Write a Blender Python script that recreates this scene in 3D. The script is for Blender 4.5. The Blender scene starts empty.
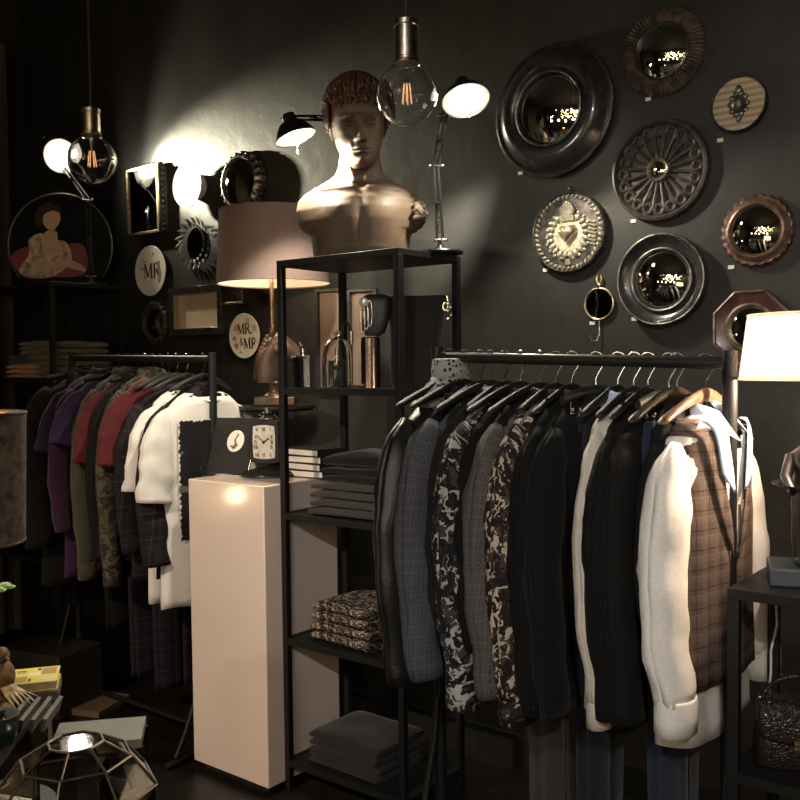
import bpy, math, random
import numpy as np
from mathutils import Vector, Matrix, Euler, noise
C = bpy.context.scene.collection
PI = math.pi
R = math.radians
rnd = random.Random(7)

# ------------------------------------------------------------------ the camera and the pixel rays
F, X0, Y0 = 930.0, 400.0, 408.0
YAW, PITCH, ROLL, EYE = R(38.5), R(2.6), R(-0.63), 1.55
camd = bpy.data.cameras.new('camera')
cam = bpy.data.objects.new('camera', camd)
C.objects.link(cam)
camd.sensor_width = 36
camd.lens = F / 800 * 36
camd.shift_y = (Y0 - 400) / 800
camd.clip_start = 0.02
M = Matrix.Rotation(YAW, 4, 'Z') @ Matrix.Rotation(PI / 2 - PITCH, 4, 'X') @ Matrix.Rotation(ROLL, 4, 'Z')
cam.matrix_world = Matrix.Translation((0, 0, EYE)) @ M
bpy.context.scene.camera = cam
CR, CU, CB = [M.to_3x3().col[i].copy() for i in range(3)]
EYEV = Vector((0, 0, EYE))

def ray(px, py):
    return (CR * (px - X0) - CU * (py - Y0) - CB * F)
def at(px, py, y):                     # point on the vertical plane y (parallel to the mirror wall)
    d = ray(px, py); return EYEV + d * (y / d.y)
def atz(px, py, z):                    # point on a level plane
    d = ray(px, py); return EYEV + d * ((z - EYE) / d.z)
def atw(px, py, w):                    # point on a plane x = w
    d = ray(px, py); return EYEV + d * (w / d.x)
def atd(px, py, dist):                 # point at a depth in front of the camera
    return EYEV + ray(px, py) * (dist / F)
WALL = 3.05

# ------------------------------------------------------------------ mesh builder
class MB:
    def __init__(s):
        s.v = []; s.f = []; s.uv = {}; s.m = Matrix.Identity(4)
    def add(s, vs, fs, uvs=None):
        b = len(s.v)
        for i, p in enumerate(vs):
            s.v.append(s.m @ Vector(p))
            if uvs: s.uv[b + i] = uvs[i]
        for f in fs: s.f.append([b + i for i in f])
        return s
    def box(s, c, size, rot=None):
        x, y, z = [a / 2 for a in size]
        vs = [Vector((i * x, j * y, k * z)) for i in (-1, 1) for j in (-1, 1) for k in (-1, 1)]
        if rot: 
            e = Euler(rot).to_matrix(); vs = [e @ v for v in vs]
        c = Vector(c)
        return s.add([v + c for v in vs], [(0,1,3,2),(4,6,7,5),(0,4,5,1),(2,3,7,6),(0,2,6,4),(1,5,7,3)])
    def bbox(s, lo, hi):
        return s.box([(a + b) / 2 for a, b in zip(lo, hi)], [b - a for a, b in zip(lo, hi)])
    def loft(s, rings, closed=True, cap=True, loop=False, uvs=None):
        n = len(rings[0]); vs = [p for r in rings for p in r]; fs = []
        m = len(rings)
        for i in range(m if loop else m - 1):
            a, b = i * n, ((i + 1) % m) * n
            for j in range(n if closed else n - 1):
                k = (j + 1) % n
                fs.append((a + j, a + k, b + k, b + j))
        if cap and closed and not loop:
            fs.append(tuple(reversed(range(n)))); fs.append(tuple(range((m - 1) * n, m * n)))
        return s.add(vs, fs, uvs)
    def cyl(s, p0, p1, r0, r1=None, n=16):
        r1 = r0 if r1 is None else r1
        return s.tube([p0, p1], [r0, r1], n)
    def tube(s, pts, r, n=10, loop=False, flat=1.0):
        pts = [Vector(p) for p in pts]; m = len(pts)
        rs = r if isinstance(r, (list, tuple)) else [r] * m
        rings = []; up = None
        for i, p in enumerate(pts):
            if loop: t = pts[(i + 1) % m] - pts[i - 1]
            else: t = pts[min(i + 1, m - 1)] - pts[max(i - 1, 0)]
            t.normalize()
            if up is None:
                up = Vector((0, 0, 1)) if abs(t.z) < .9 else Vector((1, 0, 0))
            a = t.cross(up); 
            if a.length < 1e-6: a = t.orthogonal()
            a.normalize(); b = a.cross(t).normalized(); up = b
            rings.append([p + a * math.cos(q) * rs[i] + b * math.sin(q) * rs[i] * flat for q in [2 * PI * j / n for j in range(n)]])
        return s.loft(rings, loop=loop)
    def lathe(s, prof, n=32, axis='z', c=(0, 0, 0), sx=1, sy=1, a0=0):
        c = Vector(c); rings = []
        for r, h in prof:
            ring = []
            for j in range(n):
                q = 2 * PI * j / n + a0
                x, y = r * math.cos(q) * sx, r * math.sin(q) * sy
                if axis == 'z': ring.append(c + Vector((x, y, h)))
                elif axis == 'y': ring.append(c + Vector((x, -h, y)))      # h comes out of the wall
                else: ring.append(c + Vector((h, x, y)))
            rings.append(ring)
        return s.loft(rings, cap=True)
    def sph(s, c, r, nu=16, nv=10, rot=None):
        if not isinstance(r, (tuple, list)): r = (r, r, r)
        c = Vector(c); e = Euler(rot).to_matrix() if rot else Matrix.Identity(3)
        vs = [c + e @ Vector((0, 0, r[2]))]
        for i in range(1, nv):
            t = PI * i / nv
            for j in range(nu):
                p = 2 * PI * j / nu
                vs.append(c + e @ Vector((r[0] * math.sin(t) * math.cos(p), r[1] * math.sin(t) * math.sin(p), r[2] * math.cos(t))))
        vs.append(c + e @ Vector((0, 0, -r[2]))); fs = []
        for j in range(nu):
            k = (j + 1) % nu
            fs.append((0, 1 + j, 1 + k))
            for i in range(nv - 2):
                fs.append((1 + i * nu + j, 1 + (i + 1) * nu + j, 1 + (i + 1) * nu + k, 1 + i * nu + k))
            fs.append((1 + (nv - 2) * nu + j, len(vs) - 1, 1 + (nv - 2) * nu + k))
        return s.add(vs, fs)
    def prism(s, poly, d0, d1, plane='xz'):
        def P(a, b, d):
            return (a, -d, b) if plane == 'xz' else ((a, b, d) if plane == 'xy' else (d, a, b))
        n = len(poly)
        vs = [P(a, b, d0) for a, b in poly] + [P(a, b, d1) for a, b in poly]
        fs = [tuple(range(n)), tuple(range(2 * n - 1, n - 1, -1))] + [(j, n + j, n + (j + 1) % n, (j + 1) % n) for j in range(n)]
        return s.add(vs, fs)
    def build(s, name, mat, parent=None, smooth=40, bevel=0, solid=0, subd=0, loc=None, label=None):
        me = bpy.data.meshes.new(name)
        me.from_pydata([tuple(v) for v in s.v], [], s.f)
        if s.uv:
            uvl = me.uv_layers.new(name='UVMap')
            for l in me.loops:
                uvl.data[l.index].uv = s.uv.get(l.vertex_index, (0, 0))
        import bmesh
        bm = bmesh.new(); bm.from_mesh(me)
        bmesh.ops.recalc_face_normals(bm, faces=bm.faces)
        bm.to_mesh(me); bm.free()
        if smooth:
            me.shade_smooth(); me.set_sharp_from_angle(angle=R(smooth))
        o = bpy.data.objects.new(name, me); C.objects.link(o)
        if isinstance(mat, (list, tuple)):
            for m_ in mat: me.materials.append(m_)
        elif mat: me.materials.append(mat)
        if parent: o.parent = parent
        if loc: o.location = loc
        if bevel:
            b = o.modifiers.new('bevel', 'BEVEL'); b.width = bevel; b.segments = 2; b.limit_method = 'ANGLE'; b.angle_limit = R(40)
        if solid:
            b = o.modifiers.new('solid', 'SOLIDIFY'); b.thickness = solid; b.offset = 0
        if subd:
            b = o.modifiers.new('sub', 'SUBSURF'); b.levels = subd; b.render_levels = subd
        if label: o['label'] = label
        return o

def thing(name, label, cat, loc=(0, 0, 0), rot=0, group=None):
    o = bpy.data.objects.new(name, None); C.objects.link(o)
    o.empty_display_size = .05
    o.location = loc
    o.rotation_euler = rot if isinstance(rot, (tuple, list)) else (0, 0, rot)
    o['label'] = label; o['category'] = cat
    if group: o['group'] = group
    return o
def tag(o, label, cat, group=None, kind=None):
    o['label'] = label; o['category'] = cat
    if group: o['group'] = group
    if kind: o['kind'] = kind
    return o
def struct(o):
    o['kind'] = 'structure'; return o
def dup(root, loc, rot=None, label=None):
    r = root.copy(); C.objects.link(r); r.location = loc
    if rot is not None: r.rotation_euler = rot if isinstance(rot, (tuple, list)) else (0, 0, rot)
    if label: r['label'] = label
    for ch in list(root.children):
        c = ch.copy(); C.objects.link(c); c.parent = r
        for g in list(ch.children):
            d = g.copy(); C.objects.link(d); d.parent = c
    return r

# ------------------------------------------------------------------ materials
MATS = {}
def nt(name):
    m = bpy.data.materials.new(name); m.use_nodes = True
    return m, m.node_tree.nodes, m.node_tree.links, m.node_tree.nodes['Principled BSDF']
def mat(name, col, rough=.6, metal=0, noise_amt=0, scale=20, bump=0, bscale=60, sheen=0, emit=None, es=0, coat=0, spec=.5, var=None):
    if name in MATS: return MATS[name]
    m, N, L, b = nt(name)
    b.inputs['Base Color'].default_value = (*col, 1)
    b.inputs['Roughness'].default_value = rough
    b.inputs['Metallic'].default_value = metal
    b.inputs['Specular IOR Level'].default_value = spec
    if sheen: b.inputs['Sheen Weight'].default_value = sheen
    if coat: b.inputs['Coat Weight'].default_value = coat; b.inputs['Coat Roughness'].default_value = .08
    tc = N.new('ShaderNodeTexCoord')
    if noise_amt or var:
        n = N.new('ShaderNodeTexNoise'); n.inputs['Scale'].default_value = scale; n.inputs['Detail'].default_value = 6
        L.new(tc.outputs['Object'], n.inputs['Vector'])
        r = N.new('ShaderNodeValToRGB')
        c2 = var if var else tuple(min(1, c * (1 + noise_amt)) for c in col)
        c1 = col if var else tuple(c * (1 - noise_amt) for c in col)
        r.color_ramp.elements[0].position = .35; r.color_ramp.elements[1].position = .65
        r.color_ramp.elements[0].color = (*c1, 1); r.color_ramp.elements[1].color = (*c2, 1)
        L.new(n.outputs['Fac'], r.inputs['Fac']); L.new(r.outputs['Color'], b.inputs['Base Color'])
    if bump:
        n = N.new('ShaderNodeTexNoise'); n.inputs['Scale'].default_value = bscale; n.inputs['Detail'].default_value = 5
        L.new(tc.outputs['Object'], n.inputs['Vector'])
        bp = N.new('ShaderNodeBump'); bp.inputs['Strength'].default_value = bump; bp.inputs['Distance'].default_value = .004
        L.new(n.outputs['Fac'], bp.inputs['Height']); L.new(bp.outputs['Normal'], b.inputs['Normal'])
    if emit:
        b.inputs['Emission Color'].default_value = (*emit, 1); b.inputs['Emission Strength'].default_value = es
    MATS[name] = m
    return m
def glass(name, col=(1, 1, 1), rough=0, ior=1.45):
    if name in MATS: return MATS[name]
    m, N, L, b = nt(name)
    b.inputs['Base Color'].default_value = (*col, 1); b.inputs['Roughness'].default_value = rough
    b.inputs['Transmission Weight'].default_value = 1; b.inputs['IOR'].default_value = ior
    MATS[name] = m; return m

def nodemath(N, L, op, a, b=None, c=None):
    n = N.new('ShaderNodeMath'); n.operation = op
    for i, x in enumerate((a, b, c)):
        if x is None: continue
        if isinstance(x, (int, float)): n.inputs[i].default_value = x
        else: L.new(x, n.inputs[i])
    return n.outputs[0]
def mixc(N, L, f, a, b):
    n = N.new('ShaderNodeMix'); n.data_type = 'RGBA'
    L.new(f, n.inputs[0])
    for x, i in ((a, 6), (b, 7)):
        if isinstance(x, tuple): n.inputs[i].default_value = (*x, 1)
        else: L.new(x, n.inputs[i])
    return n.outputs[2]
def uvxy(N, L):
    tc = N.new('ShaderNodeTexCoord'); s = N.new('ShaderNodeSeparateXYZ')
    L.new(tc.outputs['UV'], s.inputs[0]); return tc, s.outputs[0], s.outputs[1]
def cloth_finish(N, L, b, tc, bumpin=None):
    n = N.new('ShaderNodeTexNoise'); n.inputs['Scale'].default_value = 9; n.inputs['Detail'].default_value = 3
    L.new(tc.outputs['Object'], n.inputs['Vector'])
    bp = N.new('ShaderNodeBump'); bp.inputs['Strength'].default_value = .5; bp.inputs['Distance'].default_value = .012
    L.new(n.outputs['Fac'], bp.inputs['Height'])
    L.new(bp.outputs['Normal'], b.inputs['Normal'])
    b.inputs['Roughness'].default_value = .85
    b.inputs['Specular IOR Level'].default_value = .2
def cloth(name, col, sheen=.15, rough=.85, weave=True):
    if name in MATS: return MATS[name]
    m, N, L, b = nt(name)
    tc = N.new('ShaderNodeTexCoord')
    b.inputs['Base Color'].default_value = (*col, 1)
    n2 = N.new('ShaderNodeTexNoise'); n2.inputs['Scale'].default_value = 240; L.new(tc.outputs['Object'], n2.inputs['Vector'])
    L.new(mixc(N, L, n2.outputs['Fac'], tuple(c * .8 for c in col), tuple(min(1, c * 1.2) for c in col)), b.inputs['Base Color'])
    cloth_finish(N, L, b, tc); b.inputs['Roughness'].default_value = rough
    b.inputs['Sheen Weight'].default_value = sheen
    MATS[name] = m; return m
def plaid(name, base, l1, l2, step=.05, w=.06):
    m, N, L, b = nt(name); tc, u, v = uvxy(N, L)
    col = base
    def line(x, st, off, wd):
        f = nodemath(N, L, 'FRACT', nodemath(N, L, 'DIVIDE', nodemath(N, L, 'ADD', x, off), st))
        return nodemath(N, L, 'LESS_THAN', f, wd)
    out = None
    for x, st, off, wd, c, k in ((u, step, 10, .35, tuple(a * 1.5 for a in base), .6), (v, step, 10, .35, tuple(a * 1.5 for a in base), .6),
                              (u, step, 10 + step * .4, w, l1, .8), (v, step, 10 + step * .4, w, l1, .8),
                              (u, step, 10 + step * .7, w * .7, l2, .8), (v, step, 10 + step * .7, w * .7, l2, .8)):
        f = nodemath(N, L, 'MULTIPLY', line(x, st, off, wd), k)
        out = mixc(N, L, f, out if out is not None else base, c)
    L.new(out, b.inputs['Base Color']); cloth_finish(N, L, b, tc)
    MATS[name] = m; return m
def camo(name, cols, scale=22, seed=0):
    """leaf shaped blotches in several tones"""
    m, N, L, b = nt(name); tc, u, v = uvxy(N, L)
    out = None
    prev = cols[0]
    for i, (c, th) in enumerate(zip(cols[1:], (.50, .52, .575))):
        mp = N.new('ShaderNodeMapping'); mp.inputs['Location'].default_value = (seed + i * 3.7, i * 2.1, seed * .3 + i)
        L.new(tc.outputs['UV'], mp.inputs['Vector'])
        dn = N.new('ShaderNodeTexNoise'); dn.inputs['Scale'].default_value = scale * 2.2; dn.inputs['Detail'].default_value = 1; L.new(mp.outputs[0], dn.inputs['Vector'])
        vm = N.new('ShaderNodeVectorMath'); vm.operation = 'SCALE'; vm.inputs['Scale'].default_value = .03; L.new(dn.outputs['Color'], vm.inputs[0])
        va = N.new('ShaderNodeVectorMath'); L.new(mp.outputs[0], va.inputs[0]); L.new(vm.outputs[0], va.inputs[1])
        n = N.new('ShaderNodeTexNoise'); n.inputs['Scale'].default_value = scale * (1 + .25 * i); n.inputs['Detail'].default_value = 1.5
        n.inputs['Distortion'].default_value = 1.2
        L.new(va.outputs[0], n.inputs['Vector'])
        f = nodemath(N, L, 'GREATER_THAN', n.outputs['Fac'], th)
        out = mixc(N, L, f, prev, c); prev = out
    L.new(out, b.inputs['Base Color']); cloth_finish(N, L, b, tc)
    MATS[name] = m; return m
def greek(name, base, line, cell=.025):
    """interlocking square key pattern"""
    m, N, L, b = nt(name); tc, u, v = uvxy(N, L)
    nz = N.new('ShaderNodeTexNoise'); nz.inputs['Scale'].default_value = 160; L.new(tc.outputs['UV'], nz.inputs['Vector'])
    def cellf(x, off): 
        f = nodemath(N, L, 'FRACT', nodemath(N, L, 'DIVIDE', nodemath(N, L, 'ADD', x, 10 + off), cell))
        return nodemath(N, L, 'ABSOLUTE', nodemath(N, L, 'SUBTRACT', f, .5))
    fu, fv = cellf(u, 0), cellf(v, 0)
    d = nodemath(N, L, 'MAXIMUM', fu, fv)
    a = nodemath(N, L, 'FRACT', nodemath(N, L, 'MULTIPLY', d, 4.0))
    ring = nodemath(N, L, 'LESS_THAN', a, .3)
    # break the rings so that they read as keys
    gu = nodemath(N, L, 'FRACT', nodemath(N, L, 'DIVIDE', nodemath(N, L, 'ADD', u, 10), cell * .5))
    gap = nodemath(N, L, 'LESS_THAN', gu, .22)
    side = nodemath(N, L, 'GREATER_THAN', fv, fu)
    brk = nodemath(N, L, 'SUBTRACT', 1.0, nodemath(N, L, 'MULTIPLY', gap, side))
    f = nodemath(N, L, 'MULTIPLY', ring, brk)
    f = nodemath(N, L, 'MULTIPLY', f, .8)
    bb = mixc(N, L, nz.outputs['Fac'], tuple(c * .75 for c in base), tuple(c * 1.25 for c in base))
    L.new(mixc(N, L, f, bb, line), b.inputs['Base Color']); cloth_finish(N, L, b, tc)
    MATS[name] = m; return m
def dots(name, base, spot, scale=70):
    m, N, L, b = nt(name); tc, u, v = uvxy(N, L)
    vo = N.new('ShaderNodeTexVoronoi'); vo.inputs['Scale'].default_value = scale; vo.inputs['Randomness'].default_value = .6; L.new(tc.outputs['UV'], vo.inputs['Vector'])
    f = nodemath(N, L, 'LESS_THAN', vo.outputs['Distance'], .38)
    L.new(mixc(N, L, f, base, spot), b.inputs['Base Color']); cloth_finish(N, L, b, tc)
    MATS[name] = m; return m
def striped(name, c1, c2, step=.01, duty=.5, axis=0, metal=0, rough=.5):
    m, N, L, b = nt(name)
    tc = N.new('ShaderNodeTexCoord'); s = N.new('ShaderNodeSeparateXYZ'); L.new(tc.outputs['Object'], s.inputs[0])
    f = nodemath(N, L, 'LESS_THAN', nodemath(N, L, 'FRACT', nodemath(N, L, 'DIVIDE', nodemath(N, L, 'ADD', s.outputs[axis], 10), step)), duty)
    L.new(mixc(N, L, f, c1, c2), b.inputs['Base Color'])
    b.inputs['Metallic'].default_value = metal; b.inputs['Roughness'].default_value = rough
    MATS[name] = m; return m

BLK = mat('black_metal', (.008, .008, .0085), rough=.52, spec=.35, bump=.05, bscale=200)
BLK2 = mat('black_powder_coat', (.012, .012, .012), rough=.5)
RUB = mat('black_plastic', (.012, .012, .012), rough=.35)
CHR = mat('chrome', (.75, .74, .72), rough=.15, metal=1)
STEEL = mat('brushed_steel', (.5, .5, .5), rough=.3, metal=1)
BRASS = mat('aged_brass', (.45, .32, .17), rough=.35, metal=1, noise_amt=.3, scale=60)
COPPER = mat('copper', (.55, .30, .20), rough=.3, metal=1)
GOLD = mat('antique_gold', (.42, .33, .20), rough=.38, metal=1, noise_amt=.4, scale=50)
WHITE = mat('white_gloss', (.80, .78, .75), rough=.12)
PAPER = mat('paper_white', (.78, .75, .68), rough=.7)
MIR = mat('mirror_glass', (.80, .78, .74), rough=.015, metal=1)
DARKMIR = mat('dark_mirror_glass', (.30, .29, .28), rough=.02, metal=1)
GLS = glass('clear_glass')
# ================================================================== the setting
def wallmat():
    m, N, L, b = nt('matt_black_wall_paint')
    tc = N.new('ShaderNodeTexCoord')
    mp = N.new('ShaderNodeMapping'); mp.inputs['Scale'].default_value = (1.6, 1.6, .5); L.new(tc.outputs['Object'], mp.inputs['Vector'])
    n = N.new('ShaderNodeTexNoise'); n.inputs['Scale'].default_value = 3; n.inputs['Detail'].default_value = 8; n.inputs['Roughness'].default_value = .65
    L.new(mp.outputs[0], n.inputs['Vector'])
    r = N.new('ShaderNodeValToRGB'); r.color_ramp.elements[0].position = .3; r.color_ramp.elements[1].position = .75
    r.color_ramp.elements[0].color = (.016, .0155, .0138, 1); r.color_ramp.elements[1].color = (.034, .0325, .0285, 1)
    L.new(n.outputs['Fac'], r.inputs['Fac']); L.new(r.outputs['Color'], b.inputs['Base Color'])
    b.inputs['Roughness'].default_value = .5
    n2 = N.new('ShaderNodeTexNoise'); n2.inputs['Scale'].default_value = 90; L.new(tc.outputs['Object'], n2.inputs['Vector'])
    n3 = N.new('ShaderNodeTexNoise'); n3.inputs['Scale'].default_value = 7; L.new(tc.outputs['Object'], n3.inputs['Vector'])
    ad = nodemath(N, L, 'ADD', nodemath(N, L, 'MULTIPLY', n2.outputs['Fac'], .15), n3.outputs['Fac'])
    bp = N.new('ShaderNodeBump'); bp.inputs['Strength'].default_value = .35; bp.inputs['Distance'].default_value = .01
    L.new(ad, bp.inputs['Height']); L.new(bp.outputs['Normal'], b.inputs['Normal'])
    return m
WM = wallmat()
RX0, RX1, RY0, HT = -5.3, 2.2, -3.2, 3.9
struct(MB().bbox((RX0 - .1, WALL, 0), (RX1 + .1, WALL + .1, HT)).build('wall_back', WM))
struct(MB().bbox((RX0 - .1, RY0, 0), (RX0, WALL, HT)).build('wall_left', WM))
struct(MB().bbox((RX1, RY0, 0), (RX1 + .1, WALL, HT)).build('wall_right', WM))
struct(MB().bbox((RX0 - .1, RY0 - .1, 0), (RX1 + .1, RY0, HT)).build('wall_front', WM))
struct(MB().bbox((RX0 - .1, RY0 - .1, HT), (RX1 + .1, WALL + .1, HT + .1)).build('ceiling', mat('black_ceiling_paint', (.02, .02, .02), rough=.8)))
struct(MB().bbox((RX0 - .1, RY0 - .1, -.1), (RX1 + .1, WALL + .1, 0)).build('floor', mat('dark_stained_floor', (.010, .008, .007), rough=.38, noise_amt=.4, scale=6, bump=.1, bscale=30)))
struct(MB().bbox((RX0, WALL - .015, 0), (RX1, WALL, .12)).build('baseboard_back', BLK2))

# ================================================================== open metal shelving
def shelving(label, x0, x1, y0, y1, H, shelves, shelfmats=None, post=.024, group=None):
    t = thing('metal_shelf_unit', label, 'shelf unit', (x0, y0, 0), group=group)
    W, D = x1 - x0, y1 - y0
    for i, (px, py) in enumerate(((0, 0), (W - post, 0), (0, D - post), (W - post, D - post))):
        MB().bbox((px, py, 0), (px + post, py + post, H - .022)).build('post', BLK, t, bevel=.0015)
    f = MB()                                           # the top: frame and sheet
    MB().bbox((0, 0, H - .022), (W, D, H)).build('top_panel', BLK, t, bevel=.0015)
    for z in shelves:
        s = MB()
        s.bbox((post, .002, z - .022), (W - post, .02, z)); s.bbox((post, D - .02, z - .022), (W - post, D - .002, z))
        s.bbox((.002, post, z - .022), (.02, D - post, z)); s.bbox((W - .02, post, z - .022), (W - .002, D - post, z))
        s.bbox((.02, .02, z - .008), (W - .02, D - .02, z - .002))
        s.build('shelf', BLK, t)
    return t
EX0, EX1, EY0, EY1, EH = -2.428, -1.868, 2.35, 2.70, 1.93
ETZ = [1.474, 1.023, .564, .113]
shelving('tall black open metal shelf unit carrying the bust, in the middle of the shop wall', EX0, EX1, EY0, EY1, EH, ETZ)
lc = at(50, 281, 2.47)
LX1 = lc.x; LX0 = LX1 - .78; LY0, LY1 = 2.47, 2.886; LH = lc.z
LSZ = at(30, 378.5, 2.47).z
shelving('black open metal shelf unit at far left behind the left clothes rail', LX0, LX1, LY0, LY1, LH, [LSZ, LSZ - .45, LSZ - .9])
rc = at(727, 588, 1.96)
QX0, QY0, QH = rc.x, 1.96, rc.z
QSZ = at(734, 773, 1.96).z
shelving('low black metal shelf unit at right edge carrying the statuette lamp', QX0, QX0 + .62, QY0, QY0 + .30, QH, [QSZ, QSZ - .35])

# ================================================================== clothes rails
RRY = 2.08
ra, rb = at(437, 357, RRY), at(730, 363, RRY)
def rail(label, xa, za, xb, zb, y, lean, group):
    t = thing('clothes_rail', label, 'clothes rail', (xa, y, 0), group=group)
    W = xb - xa
    for x, z, s in ((0, za, -1), (W, zb, 1)):
        MB().cyl((x, 0, .03), (x, 0, z + .028), .0165).build('upright', BLK, t)
        f = MB()
        f.tube([(x, -.27, .014), (x, -.2, .02), (x, 0, .035), (x, .2, .02), (x, .27, .014)], .013, 10)
        f.build('foot', BLK, t)
        q = MB(); q.tube([(x, -.012, .62), (x, -.03, .50), (x, -.09, .30), (x, -.17, .12), (x, -.22, .035)], .010, 10)
        q.build('brace', BLK, t)
    MB().cyl((0, 0, za), (W, 0, zb), .0145).build('hanging_bar', mat('worn_black_metal', (.03, .029, .026), rough=.35, metal=.4), t)
    MB().cyl((0, 0, .06), (W, 0, .06), .011).build('bottom_bar', BLK, t)
    return t
rail('black metal clothes rail on the right, crowded with blazers and shirts', ra.x, ra.z, rb.x, rb.z, RRY, 0, None)
LRY = 2.45
la, lb = at(72, 358, LRY), at(212, 359, LRY)
rail('black metal clothes rail on the left with t-shirts beside the white plinth', la.x, la.z, lb.x, lb.z, LRY, 0, None)

# ================================================================== white plinth
pl, pr = atz(193, 768, 0), atz(270, 797, 0)
PX0, PX1, PY0 = pl.x, pr.x, (pl.y + pr.y) / 2
PY1 = PY0 + .385; PH = at(191, 479, PY0).z
t = thing('display_plinth', 'tall glossy white display plinth in front of the horse head lamp', 'plinth', ((PX0 + PX1) / 2, (PY0 + PY1) / 2, 0))
w2, d2 = (PX1 - PX0) / 2, (PY1 - PY0) / 2
MB().bbox((-w2 + .03, -d2 + .03, 0), (w2 - .03, d2 - .03, .03)).build('base_recess', BLK2, t)
MB().bbox((-w2, -d2, .03), (w2, d2, PH)).build('plinth_body', mat('glossy_cream_lacquer', (.82, .685, .605), rough=.20, coat=.6), t, bevel=.004)

# dark curtain at far left
def curtain():
    pts = []; n = 150
    mb = MB(); rings = []
    for k in range(2):
        z = .02 + k * 3.4
        rings.append([(0 + .035 * math.sin(i * .62) + .012 * math.sin(i * 1.7), i / n * 1.5, z) for i in range(n)])
    mb.loft(rings, closed=False, cap=False)
    o = mb.build('curtain', mat('dark_brown_velvet', (.035, .026, .022), rough=.9, sheen=.3), solid=.004, smooth=80)
    o.location = (RX0 + .12, 1.4, 0)
    tag(o, 'dark pleated curtain hanging at the far left edge', 'curtain')
curtain()
print('PLINTH', PX0, PX1, PY0, pl.y, pr.y, PH, 'LEFT', LX0, LX1, LH, LSZ, 'RIGHT', QX0, QH, QSZ, 'RAIL', ra, rb, la, lb)
# ================================================================== garments: local x runs along the hanger, the front faces -y, z = 0 at the bar
HW = mat('dark_wood_hanger', (.035, .024, .018), rough=.3)
HB = mat('black_hanger_plastic', (.008, .008, .008), rough=.5, spec=.35)
HWB = mat('walnut_hanger', (.16, .085, .05), rough=.35, noise_amt=.25, scale=40)

def hook_pts(drop):
    r = .021
    pts = [(0, r * math.cos(a), .0 + r * math.sin(a)) for a in [R(-30) + R(210) * i / 12 for i in range(13)]]
    return [(x, y, z) for x, y, z in pts] + [(0, -r * .9, -.012), (0, -.008, -.03), (0, 0, -.045), (0, 0, -drop)]
def hanger_wood(m, label, loc, rz, group):
    t = thing('clothes_hanger', label, 'hanger', loc, rz, group)
    MB().tube(hook_pts(.075), .0018, 6).build('hook', CHR, t)
    rings = []
    for i in range(45):
        x = -.215 + .43 * i / 44; q = abs(x) / .215
        z = -.073 - .055 * q ** 1.7
        e_ = math.sqrt(max(.02, 1 - max(0, (q - .90) / .10) ** 2)); hh = (.011 + .006 * (1 - q)) * e_ * (1 - .35 * q); d = (.006 + .008 * q ** 2) * e_; y = .018 * q * q
        rings.append([(x, y + d * math.cos(a), z + hh * math.sin(a)) for a in [2 * PI * k / 10 for k in range(10)]])
    MB().loft(rings).build('hanger_arms', m, t, smooth=60)
    return t
def hanger_clip(label, loc, rz, group):
    t = thing('clip_hanger', label, 'hanger', loc, rz, group)
    MB().tube(hook_pts(.075), .0018, 6).build('hook', CHR, t)
    rings = []
    for i in range(17):
        x = -.17 + .34 * i / 16; q = abs(x) / .17
        z = -.075 - .018 * q ** 2; hh = .016 - .005 * q
        rings.append([(x, .007 * math.cos(a), z + hh * math.sin(a)) for a in [2 * PI * k / 8 for k in range(8)]])
    MB().loft(rings).build('hanger_arms', HB, t, smooth=60)
    MB().tube([(-.13, 0, -.09), (-.13, 0, -.125), (.13, 0, -.125), (.13, 0, -.09)], .002, 6).build('clip_rail', CHR, t)
    for s in (-1, 1):
        c = MB(); c.box((s * .085, -.007, -.135), (.03, .003, .045), (R(8), 0, 0)); c.box((s * .085, .007, -.135), (.03, .003, .045), (R(-8), 0, 0)); c.sph((s * .085, 0, -.122), .007, 8, 6)
        c.build('clip', CHR, t)
    return t

class Shape:
    def __init__(s, prof, seed, p=2.4, fold=.006):
        s.prof = prof; s.seed = seed; s.p = p; s.fold = fold
    def at(s, z):
        P = s.prof
        for (z0, a0, b0), (z1, a1, b1) in zip(P, P[1:]):
            if z <= z0 and z >= z1:
                t = (z0 - z) / (z0 - z1 + 1e-9); return a0 + (a1 - a0) * t, b0 + (b1 - b0) * t
        return (P[0][1:] if z > P[0][0] else P[-1][1:])
    def dis(s, x, z, side):
        if side == 0: return 0
        k = min(1, max(0, (-z - .12) / .35))
        return s.fold * k * (math.sin(x * 62 + s.seed) + .6 * math.sin(x * 120 + s.seed * 2.3 + z * 7)) * side
    def front(s, x, z, off=0):
        hw, ht = s.at(z); q = min(1, abs(x) / hw)
        return -ht * (1 - q ** s.p) ** (1 / s.p) + s.dis(x, z, -1) * (1 - q) - off

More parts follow.
